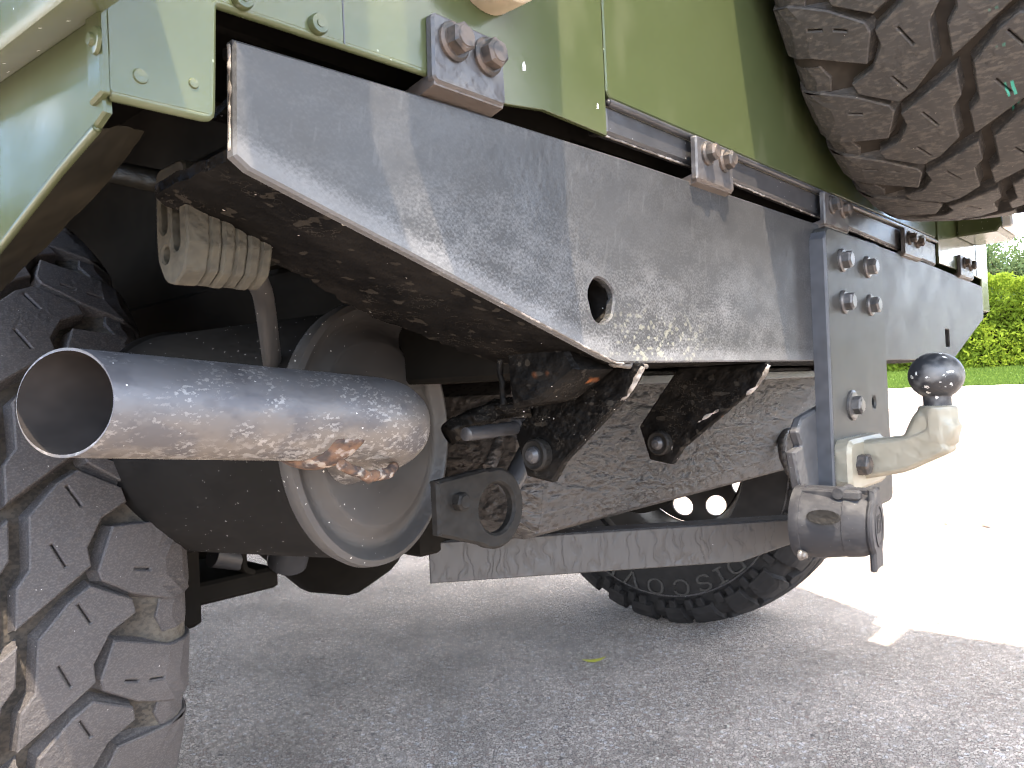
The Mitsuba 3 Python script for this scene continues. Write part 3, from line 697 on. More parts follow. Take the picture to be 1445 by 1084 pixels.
add(V + '__trailer_socket__hinge', cat([box(hp[0] - 0.014, hp[0] - 0.004, hp[1] - 0.022, hp[1] + 0.036, hp[2] - 0.006, hp[2] + 0.003, 0.002), box(hp[0] + 0.005, hp[0] + 0.015, hp[1] - 0.022, hp[1] + 0.036, hp[2] - 0.006, hp[2] + 0.003, 0.002)]), 'm_socket')
rec = revolve([(-0.004, 0.0), (-0.002, 0.004), (0.0, 0.0062), (0.0015, 0.0068), (0.0018, 0.0058), (0.0004, 0.0)], (0, 0, 0), (0, 0, 1), 24)
v_ = np.asarray(rec.vertices) * [1, 2.3, 1]
dirn = np.array([-0.80, 0.0, 0.28]); dirn /= np.linalg.norm(dirn)
fr = FV(sc_c + [0, -0.036, 0] + dirn * 0.0325, np.cross([0, -1, 0], dirn), (0, -1, 0))
rec.vertices = fr(v_)
add(V + '__trailer_socket__grip', rec, 'm_ring', smooth=40)
add(V + '__trailer_socket__bolt', bolt(sc_c + [-0.026, -0.010, -0.027], (0, -1, 0), 0.004, 0.004, 1.3), 'm_bolt')

# ================================================================ exhaust
pa = np.array([0.9867, -0.12197, -0.10745]); pa /= np.linalg.norm(pa)
A = np.array([0.14723, 0.16018, 0.57096])
PR = 0.0300
near = np.array([-0.0037, -0.0298, -0.0002]) / 0.03


def pipe_mesh(r, cut=True, inner=False):
    end = A + pa * 0.205
    capn = np.array([0.30, -0.95, 0.0]); capn /= np.linalg.norm(capn)
    pts = [A + pa * t for t in (0.0, 0.03, 0.06, 0.10, 0.14)] + fillet([A + pa * 0.15, end + pa * 0.018, end + pa * 0.018 - capn * 0.085 - np.array([0, 0, 0.024])], 0.042, 10)
    n = 48
    m = tube(pts, r, n, caps=False)
    v = np.asarray(m.vertices).copy()
    for i in range(n):
        q = v[i] - A; q = q / np.linalg.norm(q)
        v[i] += pa * 0.0177 * (q @ near)
    m.vertices = v
    if inner:
        m.faces = m.faces[:, ::-1]
    return m


add(V + '__tailpipe', pipe_mesh(PR), 'm_steel', smooth=60, label='bare steel tailpipe with a slash-cut end')
add(V + '__tailpipe__bore', pipe_mesh(PR - 0.0016, inner=True), 'm_steel_bore', smooth=60)
o_, i_ = np.asarray(pipe_mesh(PR).vertices)[:48], np.asarray(pipe_mesh(PR - 0.0016).vertices)[:48]
e = np.arange(48); e2 = (e + 1) % 48
add(V + '__tailpipe__lip', trimesh.Trimesh(np.vstack([o_, i_]), np.vstack([np.c_[e, e + 48, e2 + 48], np.c_[e, e2 + 48, e2]]), process=False), 'm_steel')
# rusty seam round the elbow and where the pipe enters the silencer
sc0 = A + pa * 0.165


def arc_on(o, ax, r, a0, a1, lean=0.0, n=26):
    ax = np.asarray(ax) / np.linalg.norm(ax)
    dn = np.array([0, 0, -1.0]); dn -= ax * (dn @ ax); dn /= np.linalg.norm(dn)
    fw = np.cross(ax, dn)
    fw = -fw if fw[1] > 0 else fw
    return [o + r * (math.cos(t) * dn + math.sin(t) * fw) + ax * lean * math.sin(t) for t in np.linspace(a0, a1, n)]


def rust_band(o, ax, r, a0, a1, w, lean, seed):
    g = np.random.default_rng(seed)
    rows = []
    for k, s in enumerate(np.linspace(-1, 1, 9)):
        pts = np.array(arc_on(o, ax, 1.0, a0, a1, 0.0, 40)) - o
        tt = np.linspace(a0, a1, 40)
        wid = w * (0.75 + 0.35 * np.array(nfbm(np.c_[tt * 3, tt * 0 + seed, tt * 0], 3, seed)))
        bulge = (1 - s * s) ** 0.7 * 0.0062 + 0.0022 * (np.array(nfbm(np.c_[tt * 9, tt * 0 + s * 3, tt * 0], 3, seed + 2)) - 0.3)
        rows.append(o + pts * (r - 0.0008 + bulge * np.sin(np.linspace(0, np.pi, 40)) ** 0.4)[:, None] + np.asarray(ax) * ((s * wid) + lean * np.sin(tt))[:, None])
    v = np.array(rows)
    ii = np.arange(9 * 40).reshape(9, 40)
    qd = np.stack([ii[:-1, :-1], ii[:-1, 1:], ii[1:, 1:], ii[1:, :-1]], -1).reshape(-1, 4)
    return trimesh.Trimesh(v.reshape(-1, 3), np.vstack([qd[:, [0, 1, 2]], qd[:, [0, 2, 3]]]), process=False)


add(V + '__tailpipe__weld_seam', rust_band(A + pa * 0.146, pa, PR, -1.15, 1.1, 0.0125, 0.017, 4), 'm_rust', smooth=True, label='rusty brown weld seam round the tailpipe')

add(V + '__tailpipe__weld_seam', weld([(0.2864, 0.105, 0.5245), (0.2981, 0.108, 0.5195), (0.3121, 0.112, 0.5141), (0.3302, 0.12, 0.5127), (0.3484, 0.13, 0.5153)], 0.0036, 31), 'm_rust', smooth=True, label='rusty lower edge of the pipe elbow')
# silencer
cn = np.array([0.27, -0.96, 0.02]); cn /= np.linalg.norm(cn)
SC = np.array((0.3897, 0.2016, 0.5367))
SR = 0.107
sils = [(-0.235, 0.0), (-0.234, SR - 0.012), (-0.228, SR - 0.004), (-0.222, SR - 0.0035), (-0.219, SR - 0.0065), (-0.010, SR - 0.0065)]
silp = [(-0.0105, SR - 0.0068), (-0.0075, SR - 0.002), (-0.001, SR), (0.004, SR - 0.0015), (0.0055, SR - 0.006), (0.003, SR - 0.010), (-0.001, SR - 0.014), (-0.0025, SR - 0.019), (-0.001, SR - 0.025), (0.0025, SR - 0.029), (0.0042, SR - 0.034), (0.0048, 0.04), (0.005, 0)]
add(V + '__silencer__end_cap', revolve(silp, SC, cn, 96), 'm_silencer', smooth=40)
add(V + '__silencer', revolve(sils, SC, cn, 96), 'm_silencer_body', smooth=40, label='dark round exhaust silencer with a dished end')
ent = A + pa * 0.223 - cn * 0.078 - np.array([0, 0, 0.02])
ent = ent + cn * ((SC + cn * 0.005 - ent) @ cn)

# rubber hanger and its rod
hx0, hx1 = 0.178, 0.226
hp_ = Polygon([(0.073, 0.690), (0.106, 0.690), (0.108, 0.655), (0.107, 0.642), (0.100, 0.631), (0.089, 0.628), (0.078, 0.634), (0.073, 0.648)]).buffer(-0.006).buffer(0.006)
hol = [LineString([(0.099, 0.660), (0.099, 0.672)]).buffer(0.0042), LineString([(0.086, 0.650), (0.086, 0.672)]).buffer(0.0048), Point(0.098, 0.645).buffer(0.0045)]
hface = hp_
for h_ in hol:
    hface = hface.difference(h_)
add(V + '__exhaust_hanger', prism(hface, FV((hx0, 0, 0), (0, 1, 0), (0, 0, 1)), 0.012, 0.001, both=True), 'm_hanger', label='ribbed rubber exhaust hanger')
for i in range(5):
    x = hx0 + 0.012 + i * 0.0072
    add(V + '__exhaust_hanger__rib', prism(hp_.buffer(0.0006 * (i % 2) - 0.0003), FV((x, 0, 0), (0, 1, 0), (0, 0, 1)), 0.0072, 0.0016, both=True), 'm_hanger')
add(V + '__exhaust_hanger__bracket', box(0.20, 0.30, 0.065, 0.12, 0.692, 0.70), 'm_dark')
rod = fillet([(0.214, 0.092, 0.643), (0.2332, 0.11, 0.6439), (0.2696, 0.16, 0.6375), (0.3072, 0.215, 0.588)], 0.018, 8)
add(V + '__exhaust_hanger__rod', tube(rod, 0.0068, 16), 'm_silencer', smooth=50)

# ================================================================ body
add(V + '__corner_capping', prism(rpoly([(0.1135, 0.6825), (0.154, 0.683), (0.1565, 0.7315), (0.278, 0.735), (0.278, 1.06), (0.1135, 1.06)], 0.0022), FY(-0.0005), 0.004, 0.0012), 'm_green', label='riveted corner plate of the body')
add(V + '__corner_capping__return', prism(rpoly([(-0.0045, 0.6825), (0.0085, 0.681), (0.009, 1.06), (-0.0045, 1.06)], 0.001), FX(0.1142), 0.003, 0.001), 'm_green')
add(V + '__corner_capping__rivet', bolt((0.2058, -0.0046, 0.7374), (0, -1, 0), 0.0028, 0.0006, 1.7), 'm_green', smooth=30)
add(V + '__corner_capping__rivet', bolt((0.1685, -0.0046, 0.7362), (0, -1, 0), 0.0028, 0.0006, 1.7), 'm_green', smooth=30)
add(V + '__corner_capping__rivet', revolve([(0, 0.0030), (0.0008, 0.0026), (0.001, 0)], (0.1255, -0.0045, 0.6921), (0, -1, 0), 16), 'm_green', smooth=40)
add(V + '__corner_capping__rivet', revolve([(0, 0.0022), (0.0008, 0.0018), (0.001, 0)], (0.1463, -0.0045, 0.6949), (0, -1, 0), 16), 'm_green', smooth=40)
add(V + '__corner_capping__screw', cat([revolve([(0, 0.0052), (0.0012, 0.0048), (0.0016, 0.003), (0.0016, 0)], (0.111, -0.0025, 0.7018), (-1, 0, 0), 24), revolve([(0.0016, 0.0026), (0.003, 0.0022), (0.003, 0)], (0.111, -0.0025, 0.7018), (-1, 0, 0), 16)]), 'm_green', smooth=35)
add(V + '__corner_capping__seam', prism([(0.2205, 0.7335), (0.2213, 0.7335), (0.2213, 1.0), (0.2205, 1.0)], FY(-0.0044), 0.0004), 'm_plate_edge')
add(V + '__corner_capping__folded_edge', tube(fillet([(0.115, -0.0022, 0.683), (0.1535, -0.0022, 0.6835), (0.156, -0.0022, 0.732), (0.277, -0.0022, 0.7355)], 0.003, 4), 0.0023, 10), 'm_green', smooth=True)

# left side panel with its lower return flange
lowe = [(0.0, 0.677), (0.0105, 0.674), (0.0509, 0.6668), (0.136, 0.6487), (0.2191, 0.6308)]
side = Polygon(lowe + [(0.22, 0.94), (0.0, 0.94)])
sp = prism(side, FX(0.1165), 0.003, 0.001)
add(V + '__side_panel', sp, 'm_green', label='glossy olive side panel mirroring sky and trees')
rows = []
inner = [(0.15, 0.0512, 0.6908), (0.15, 0.0972, 0.6761), (0.15, 0.1692, 0.6638), (0.15, 0.2777, 0.6452)]
for (y, z), q in zip(lowe[1:], inner):
    o = np.array([0.1138, y, z]); q = np.array(q)
    rows.append([o, o + (q - o) * 0.33 + [0, 0, 0.001], o + (q - o) * 0.67 + [0, 0, 0.001], q])
v_ = np.array(rows).reshape(-1, 3)
ii = np.arange(16).reshape(4, 4)
qd = np.stack([ii[:-1, :-1], ii[1:, :-1], ii[1:, 1:], ii[:-1, 1:]], -1).reshape(-1, 4)
rt = trimesh.Trimesh(v_, np.vstack([qd[:, [0, 1, 2]], qd[:, [0, 2, 3]]]), process=False).subdivide().subdivide().subdivide()
v_ = np.asarray(rt.vertices).copy(); v_[:, 2] += (nfbm(v_ * 60, 3, 2) - 0.5) * 0.004 * (v_[:, 0] > 0.118); rt.vertices = v_
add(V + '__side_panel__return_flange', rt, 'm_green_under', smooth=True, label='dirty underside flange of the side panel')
add(V + '__side_panel__lower_edge', tube([(0.1148, y, z) for y, z in lowe[1:]], 0.0019, 8), 'm_green', smooth=True)
# side moulding above
tr0, tr1 = np.array((0.1, -0.0174, 0.7076)), np.array((0.1, 0.0718, 0.716))
tu = (tr1 - tr0) / np.linalg.norm(tr1 - tr0)
add(V + '__wheel_arch_flare', prism(rpoly([(0, 0), (0.0265, 0.006), (0.0265, 0.10), (-0.012, 0.09), (-0.018, 0.03)], 0.004), FV(tr0 - tu * 0.004, (1, 0, 0), (0, 0, 1)), -0.32 if np.cross([1, 0, 0], [0, 0, 1]) @ tu < 0 else 0.32), 'm_green', smooth=30) if False else None
fo = tr0 - tu * 0.10
sec = np.array([(0.0, 0.0), (0.0132, 0.004), (0.0132, 0.09), (-0.010, 0.085), (-0.012, 0.03), (-0.007, 0.006), (-0.003, 0.0)])
vv = np.vstack([np.c_[fo[0] + sec[:, 0], np.full(7, (fo + tu * t)[1]), (fo + tu * t)[2] + sec[:, 1]] for t in np.linspace(0.06, 0.42, 8)])
fc = []
for k in range(7):
    for j in range(7):
        a_, b_ = k * 7 + j, k * 7 + (j + 1) % 7
        fc += [(a_, b_, b_ + 7), (a_, b_ + 7, a_ + 7)]
fc += [(0, j, j + 1) for j in range(1, 6)]
add(V + '__wheel_arch_flare', trimesh.Trimesh(vv, fc, process=True), 'm_green', smooth=35, label='protruding green wheel arch flare')

# rear panel, door, sill and right corner
add(V + '__rear_panel', prism([(0.275, 0.7355), (0.34, 0.7355), (0.375, 0.7405), (0.4425, 0.739), (0.4425, 1.5), (0.12, 1.5), (0.12, 1.0), (0.275, 1.0)], FY(0.003), 0.0032, 0.0004), 'm_green', label='flat olive rear panel left of the door')
chip = [((790, 97), 0.0016, 0.004), ((739, 92), .0016, .003), ((843, 150), .0014, .0024), ((850, 167), .001, .0015)]
add(V + '__rear_panel__paint_chip', prism(Polygon([(-.0012, -.0030), (.0010, -.0024), (.0016, .0006), (.0002, .0030), (-.0012, .0014)]), FV((0.3566, -0.0002, 0.7626), (1, 0, 0), (0, 0, 1)), 0.0004), 'm_lamp')
add(V + '__rear_panel__paint_chip', prism(Polygon([(-.0008, -.0020), (.0008, -.0016), (.0008, .0012), (-.0004, .0020)]), FV((0.4326, -0.0002, 0.7569), (1, 0, 0), (0, 0, 1)), 0.0004), 'm_lamp')
door = rpoly([(0.4465, 0.7672), (1.3305, 0.7715), (1.3305, 1.95), (0.4465, 1.95)], 0.006)
add(V + '__rear_door', prism(door, FY(0.018), 0.017, 0.001), 'm_green', label='olive rear door behind the spare wheel')
add(V + '__rear_door__seal', prism([(0.450, 0.762), (1.327, 0.766), (1.327, 0.770), (0.450, 0.767)], FY(0.016), 0.010), 'm_buff')
sill = [(0.4465, 0.7425), (0.60, 0.7435), (1.02, 0.737), (1.333, 0.730), (1.333, 0.7635), (0.4465, 0.7625)]
add(V + '__rear_door__side_seal', box(0.4405, 0.4470, 0.0035, 0.014, 0.742, 1.5), 'm_ring')
add(V + '__door_sill', prism(sill, FY(0.012), 0.009, 0.002), 'm_black', label='black metal sill below the door')
add(V + '__door_sill__lip', tube([(0.447, 0.001, 0.7635), (1.333, 0.001, 0.766)], 0.0028, 10), 'm_black', smooth=True)
add(V + '__door_sill__rusty_edge', weld([(0.45, 0.006, 0.7418), (0.60, 0.006, 0.7428), (1.02, 0.006, 0.7362), (1.33, 0.006, 0.7292)], 0.0009, 23), 'm_ragged', smooth=True)
add(V + '__rear_panel', prism([(1.337, 0.733), (1.58, 0.733), (1.645, 0.731), (1.646, 0.673), (1.700, 0.674), (1.700, 1.5), (1.337, 1.5)], FY(0.003), 0.0032, 0.0008), 'm_green', label='olive rear panel at the far right corner')
add(V + '__rear_panel__seam', prism([(1.600, 0.7335), (1.604, 0.7335), (1.604, 1.3), (1.600, 1.3)], FY(-0.0001), 0.0006), 'm_plate_edge')


# brackets that bolt the body down, two bolts each
def body_bracket(x0, x1, z0, z1, yf, m, s, lab, big=False):
    k = key_for(V + '__body_bracket')
    scene[k] = ply(prism(rpoly([(x0, z0), (x1, z0), (x1 - 0.001, z1), (x0 + 0.001, z1)], 0.004 if big else 0.002), FY(yf + 0.005), 0.005, 0.0014), m)
    labels[k] = {'label': lab}
    ft = prism([(yf + 0.0045, z0 + 0.006), (yf + 0.0005, z0 + 0.004), (yf + 0.002, z0 - 0.001), (0.012, z0 - 0.006), (0.02, z0 - 0.004), (0.02, z0 + 0.001)], FX(x1 - 0.0015), x1 - x0 - 0.003)
    scene[k + '__foot'] = ply(ft, 'm_bracket')
    w = x1 - x0
    for f_, dz in ((0.27, 0.0), (0.73, -0.0005)):
        kb = key_for(k + '__bolt')
        scene[kb] = ply(bolt((x0 + f_ * w, yf, z0 + (z1 - z0) * 0.66 + dz), (0, -1, 0), s, s * 0.95, 1.28, turn=x0 * 7 + f_ * 3), 'm_bolt_rusty')


bl, br = (0.272, 0.7569), (0.3286, 0.7601)
body_bracket(bl[0] + 0.0005, br[0], 0.7285, 0.7655, -0.010, 'm_bracket', 0.0082, 'rusty-footed body bracket nearest the camera', True)
a_, b_ = (0.5547, 0.7564), (0.6189, 0.7565)
body_bracket(a_[0], b_[0], 0.7265, 0.7625, -0.008, 'm_bracket', 0.0075, 'second body bracket, below the door edge')
a_, b_ = (0.8313, 0.7541), (0.9058, 0.756)
body_bracket(a_[0], b_[0], 0.7265, 0.7625, -0.008, 'm_bracket', 0.0075, 'third body bracket, above the tow plate')
a_, b_ = (1.132, 0.7579), (1.216, 0.7581)
body_bracket(a_[0], b_[0], 0.7255, 0.7625, -0.006, 'm_bracket', 0.0075, 'fourth body bracket, right of the tow plate')
a_, b_ = (1.453, 0.7563), (1.549, 0.7571)
body_bracket(a_[0], b_[0], 0.722, 0.757, -0.006, 'm_bracket', 0.0075, 'fifth body bracket, at the far right corner')

# lamps on the rear
lamp = [(0, 0.0), (0, 0.036), (-0.024, 0.036), (-0.029, 0.033), (-0.030, 0.0)]
lp = (0.3245, -0.012, 0.7844)
add(V + '__tail_lamp', revolve([(0, 0.030), (0.020, 0.030), (0.024, 0.027), (0.025, 0)], (lp[0], -0.0005, lp[2] + 0.030), (0, -1, 0), 40), 'm_buff', smooth=35)
add(V + '__reversing_lamp', prism(rpoly([(-0.0005, 0.788), (-0.0005, 0.845), (-0.060, 0.845), (-0.066, 0.80), (-0.058, 0.788)], 0.003), FX(1.60), 0.14, 0.003, both=True), 'm_green', label='small lamp housing at the far right')
add(V + '__reversing_lamp__lens', prism(rpoly([(1.462, 0.793), (1.598, 0.793), (1.598, 0.842), (1.462, 0.842)], 0.004), FY(-0.0665), 0.014, 0.003), 'm_lamp')

# carrier on the left of the rear panel (above the picture)
pl1 = Polygon([(-0.02, 0.80), (0.148, 0.80), (0.205, 0.86), (0.159, 1.01), (0.159, 1.50), (0.094, 1.50), (0.094, 0.983), (0.125, 0.88), (0.09, 0.84)]).buffer(0)
pl1 = Polygon([(0.128, 0.86), (0.218, 0.86), (0.159, 1.006), (0.159, 1.5), (0.094, 1.5), (0.094, 0.983)])
pl2 = Polygon([(0.246, 0.86), (0.333, 0.86), (0.314, 0.985), (0.314, 1.5), (0.186, 1.5), (0.186, 1.006)])
add(V + '__jerry_can_carrier', prism(affinity.translate(pl1, -0.005), FY(-0.128), 0.004), 'm_green')
add(V + '__jerry_can_carrier__plate', prism(affinity.translate(pl2, -0.005), FY(-0.128), 0.004), 'm_green')
for x in (0.13, 0.25):
    add(V + '__jerry_can_carrier__arm', box(x, x + 0.02, -0.128, -0.0008, 1.28, 1.31), 'm_black')

add(V + '__stowage_box', box(0.97, 1.50, -0.54, -0.31, 0.60, 1.25, 0.012), 'm_black', smooth=30)
add(V + '__stowage_box__strut', box(1.10, 1.14, -0.31, -0.283, 1.05, 1.09), 'm_black')

# body shell above (out of the picture, but it casts the shade)
yz = [(0.02, 0.78), (0.02, 1.95), (1.75, 1.97), (1.95, 1.55), (3.05, 1.25), (3.12, 0.75), (2.2, 0.66), (1.25, 0.66)]
arch = Polygon([(0.73 + 0.47 * math.cos(t), 0.47 + 0.47 * math.sin(t)) for t in np.linspace(0, math.pi, 24)])
lft = Polygon([(0.22, 0.60), (0.22, 0.94), (0.02, 0.94), (0.02, 1.95), (1.75, 1.97), (1.95, 1.55), (3.05, 1.25), (3.12, 0.75), (2.2, 0.60), (1.25, 0.60)]).difference(arch)
rgt = Polygon([(0.0, 0.674), (0.02, 1.95), (1.75, 1.97), (1.95, 1.55), (3.05, 1.25), (3.12, 0.75), (2.2, 0.60), (1.25, 0.60), (0.22, 0.60), (0.02, 0.672)]).difference(arch)
for nm, pl_, x in (('side_wall', lft, 0.118), ('side_wall', rgt, 1.704)):
    for g_ in getattr(pl_, 'geoms', [pl_]):
        if g_.area > 0.02:
            add(V + '__side_wall', prism(g_, FX(x), 0.003), 'm_green')
add(V + '__rear_wall', cat([box(0.12, 1.70, 0.019, 0.03, 1.49, 1.95), box(0.12, 0.44, 0.02, 0.03, 0.76, 1.5), box(1.34, 1.70, 0.02, 0.03, 0.76, 1.5)]), 'm_green')
add(V + '__roof', prism([(0.02, 1.95), (1.75, 1.97), (1.95, 1.55), (3.05, 1.25), (3.12, 0.75), (3.10, 0.75), (3.03, 1.23), (1.94, 1.53), (1.74, 1.95), (0.02, 1.93)], FV((0.118, 0, 0), (0, 1, 0), (0, 0, 1)), 1.586), 'm_green')
add(V + '__floor', cat([box(0.44, 1.38, 0.032, 1.3, 0.745, 0.76), box(0.118, 1.70, 1.3, 3.1, 0.66, 0.70), box(0.118, 1.70, 0.04, 1.3, 0.955, 0.965), box(0.435, 0.445, 0.035, 1.3, 0.70, 0.96), box(1.375, 1.385, 0.035, 1.3, 0.70, 0.96), box(0.16, 0.44, 0.030, 0.036, 0.74, 0.96), box(0.118, 1.70, 1.29, 1.31, 0.60, 0.96)]), 'm_dark')
for y in (0.35, 0.75, 1.1):
    add(V + '__floor__rib', box(0.45, 1.37, y, y + 0.05, 0.715, 0.746), 'm_dark')
add(V + '__gearbox', cat([box(0.72, 1.12, 1.35, 2.6, 0.42, 0.66, 0.03), box(0.45, 1.38, 1.25, 1.32, 0.52, 0.62, 0.01)]), 'm_dark')

# axle, differential, springs, dampers
AY, AZ = 0.715, 0.40
add(V + '__rear_axle', cat([tube([(0.30, AY, AZ), (1.56, AY, AZ)], 0.042, 24), revolve([(-0.14, 0.0), (-0.12, 0.06), (-0.05, 0.125), (0.0, 0.14), (0.05, 0.125), (0.12, 0.06), (0.14, 0.0)], (0.70, AY, AZ), (1, 0, 0), 32), revolve([(0, 0.11), (0.02, 0.11), (0.03, 0.06), (0.07, 0.05), (0.07, 0)], (0.295, AY, AZ), (1, 0, 0), 32), revolve([(0, 0.14), (0.012, 0.14), (0.03, 0.06), (0.07, 0.05), (0.07, 0)], (1.56, AY, AZ), (-1, 0, 0), 40)]), 'm_dark', smooth=35)
for x in (0.50, 1.34):
    hel = [(x + 0.06 * math.cos(t), AY - 0.02 + 0.06 * math.sin(t), 0.445 + 0.25 * t / (5.5 * 2 * math.pi)) for t in np.linspace(0, 5.5 * 2 * math.pi, 140)]
    add(V + '__coil_spring', tube(hel, 0.008, 8), 'm_black', smooth=True)
add(V + '__shock_absorber', tube([(0.545, 0.60, 0.355), (0.50, 0.40, 0.68)], [0.026, 0.026], 18), 'm_black', smooth=40)
add(V + '__shock_absorber', tube([(1.30, 0.60, 0.355), (1.34, 0.40, 0.68)], [0.026, 0.026], 18), 'm_black', smooth=40)
sb = np.array((0.4704, 0.62, 0.37))
add(V + '__spring_seat', cat([box(0.40, 0.53, 0.60, 0.80, 0.325, 0.352, 0.004), box(0.33, 0.42, 0.585, 0.72, 0.305, 0.40, 0.006)]), 'm_dark')
hk = [(0.4777, 0.6, 0.3902), (0.4774, 0.6, 0.3647), (0.48, 0.6, 0.3589), (0.4884, 0.6, 0.3554)]
add(V + '__spring_seat__hook', prism(LineString([(p[0], p[2]) for p in fillet(hk, 0.006, 5)]).buffer(0.0035), FY(0.63), 0.045, 0.001), 'm_dark')
add(V + '__spring_seat__pin', tube([(0.4443, 0.6, 0.3834), (0.4787, 0.6, 0.3724)], 0.015, 18), 'm_black', smooth=40)
add(V + '__anti_roll_bar', tube(fillet([(0.36, 0.80, 0.47), (0.36, 0.38, 0.47), (0.42, 0.33, 0.47), (1.40, 0.33, 0.50)], 0.05, 6), 0.012, 12), 'm_dark', smooth=True)
add(V + '__trailing_arm', tube([(0.36, AY, 0.37), (0.45, 1.5, 0.52)], 0.025, 14), 'm_dark', smooth=True)
add(V + '__trailing_arm', tube([(1.48, AY, 0.37), (1.39, 1.5, 0.52)], 0.025, 14), 'm_dark', smooth=True)
nt = np.array((1.331, 0.55, 0.3536))
add(V + '__drain_plug', revolve([(0, 0.022), (0.006, 0.022), (0.010, 0.014), (0.020, 0.013), (0.022, 0)], nt + [0, 0, 0.012], (0, -0.35, -1), 20), 'm_zinc', smooth=35)
for p, q in (((120, 300, 0.9), (420, 330, 1.1)), ((180, 330, 0.8), (330, 300, 0.9))):
    pass
for b_ in ((0.13, 0.434, 0.50, 0.512, 0.90, 0.955), (0.30, 0.434, 1.26, 1.289, 0.62, 0.95)):
    add(V + '__inner_arch_seam', box(*b_), 'm_green_under')
add(V + '__bump_stop', cat([box(0.40, 0.434, 0.30, 0.42, 0.70, 0.78, 0.01), tube([(0.36, 0.30, 0.74), (0.434, 0.62, 0.80)], 0.014, 10)]), 'm_green_under')
add(V + '__bump_stop', tube(fillet([(0.434, 0.16, 0.70), (0.30, 0.2, 0.71), (0.22, 0.42, 0.78), (0.2, 0.8, 0.86)], 0.06, 6), 0.009, 10), 'm_green_under', smooth=True)

# ================================================================ tyres
N_LUG, RT = 28, 0.400
PITCH = 2 * math.pi * RT / N_LUG
W0, RS = 0.104, 0.026       # half of the flat tread, shoulder radius


def tyre_map(w, s, h, hand=1):
    """Tread coordinates (across, along, height over the carcass) -> (axial, angle, radius)."""
    aw = np.abs(w); sg = np.sign(w)
    crown = 0.010 * (np.minimum(aw, W0) / W0) ** 2
    t = np.clip((aw - W0) / RS, 0, 1.35)
    ext = np.maximum(aw - W0 - 1.35 * RS, 0)
    a = np.minimum(aw, W0) + RS * np.sin(t) + ext * math.cos(1.35)
    r = RT - 0.014 - crown - RS * (1 - np.cos(t)) - ext * math.sin(1.35)
    h = h + 0.0 * aw
    tilt = 0.2 * np.minimum(aw, W0) / W0 * (t == 0) + np.where(t > 0, np.maximum(t, 0.2), 0)
    return sg * (a + h * np.sin(tilt)), s / RT, r + h * np.cos(tilt)


CENTRE = [(.0356, -.008), (.0493, 0), (.0780, -.0165), (.0800, -.026), (.0605, -.036), (.0476, -.058), (.049, -.072), (.025, -.088), (.002, -.104), (.0035, -.080), (.0123, -.068), (.015, -.03)]
SH_A = [(.0655, .033), (.1100, .0205), (.1500, .018), (.1500, -.0135), (.1150, -.0155), (.084, -.0055), (.058, .008), (.056, .014)]
SH_B = [(.070, .034), (.1130, .033), (.1480, .029), (.1480, -.010), (.112, -.0125), (.081, -.0035), (.059, .007), (.057, .012)]
SIPES_C = [LineString([(.0255, -.052), (.0335, -.070)]), LineString([(.040, -.010), (.048, -.026)])]
SIPES_A = [LineString([(.073, .010), (.083, .006)]), LineString([(.093, .003), (.105, .000)])]
SIPES_B = [LineString([(.083, .008), (.095, .005)])]


def lug(poly, sipes, shift, mirror, depth=0.013, cut=True, ribs=False):
    P = Polygon(poly)
    if poly is CENTRE:
        P = P.buffer(0.0022, join_style=2)
    else:
        P = affinity.scale(P, 1.0, 1.42, origin=P.centroid).buffer(0.0015, join_style=2)
    P = P.simplify(0.0004)
    body = prism(P, FZ(0), depth * 0.62, 0.0)
    v = np.asarray(body.vertices); c = np.array(P.centroid.coords[0])
    low = v[:, 2] < 1e-6
    d = v[low, :2] - c
    v[low, :2] += d / np.linalg.norm(d, axis=1, keepdims=True) * 0.0035
    body.vertices = v
    body = trimesh.Trimesh(*trimesh.remesh.subdivide_to_size(body.vertices, body.faces, 0.02), process=False)
    Q = P
    if cut:
        for s in sipes:
            Q = Q.difference(s.buffer(0.0007, cap_style=2))
    top = prism(Q, FZ(depth * 0.6), depth * 0.4, 0.0012)
    top = trimesh.Trimesh(*trimesh.remesh.subdivide_to_size(top.vertices, top.faces, 0.02), process=False)
    extra = []
    sc_ = P.centroid.y
    if poly is not CENTRE and not ribs:
        bw = [(0.106, sc_ + 0.0315), (0.150, sc_ + 0.0300), (0.150, sc_ + 0.0590), (0.104, sc_ + 0.0610), (0.100, sc_ + 0.046)]
        bm = prism(bw, FZ(0), depth * 0.74, 0.001)
        extra = [trimesh.Trimesh(*trimesh.remesh.subdivide_to_size(bm.vertices, bm.faces, 0.02), process=False)]
    if poly is not CENTRE and ribs:
        for o_ in (-0.016, 0.020):
            rm = prism([(0.144, sc_ + o_), (0.168, sc_ + o_ + 0.003), (0.168, sc_ + o_ + 0.020), (0.144, sc_ + o_ + 0.023)], FZ(0), 0.010, 0.0015)
            extra.append(trimesh.Trimesh(*trimesh.remesh.subdivide_to_size(rm.vertices, rm.faces, 0.02), process=False))
    m = cat([body, top] + extra)
    v = np.asarray(m.vertices).copy()
    if mirror:
        v[:, 0] *= -1; v[:, 1] *= -1; v[:, 1] += PITCH * 0.46
        # a turn by half: keeps the orientation
    v[:, 1] += shift
    w, th_, r = tyre_map(v[:, 0], v[:, 1], v[:, 2])
    return w, th_, r, m.faces


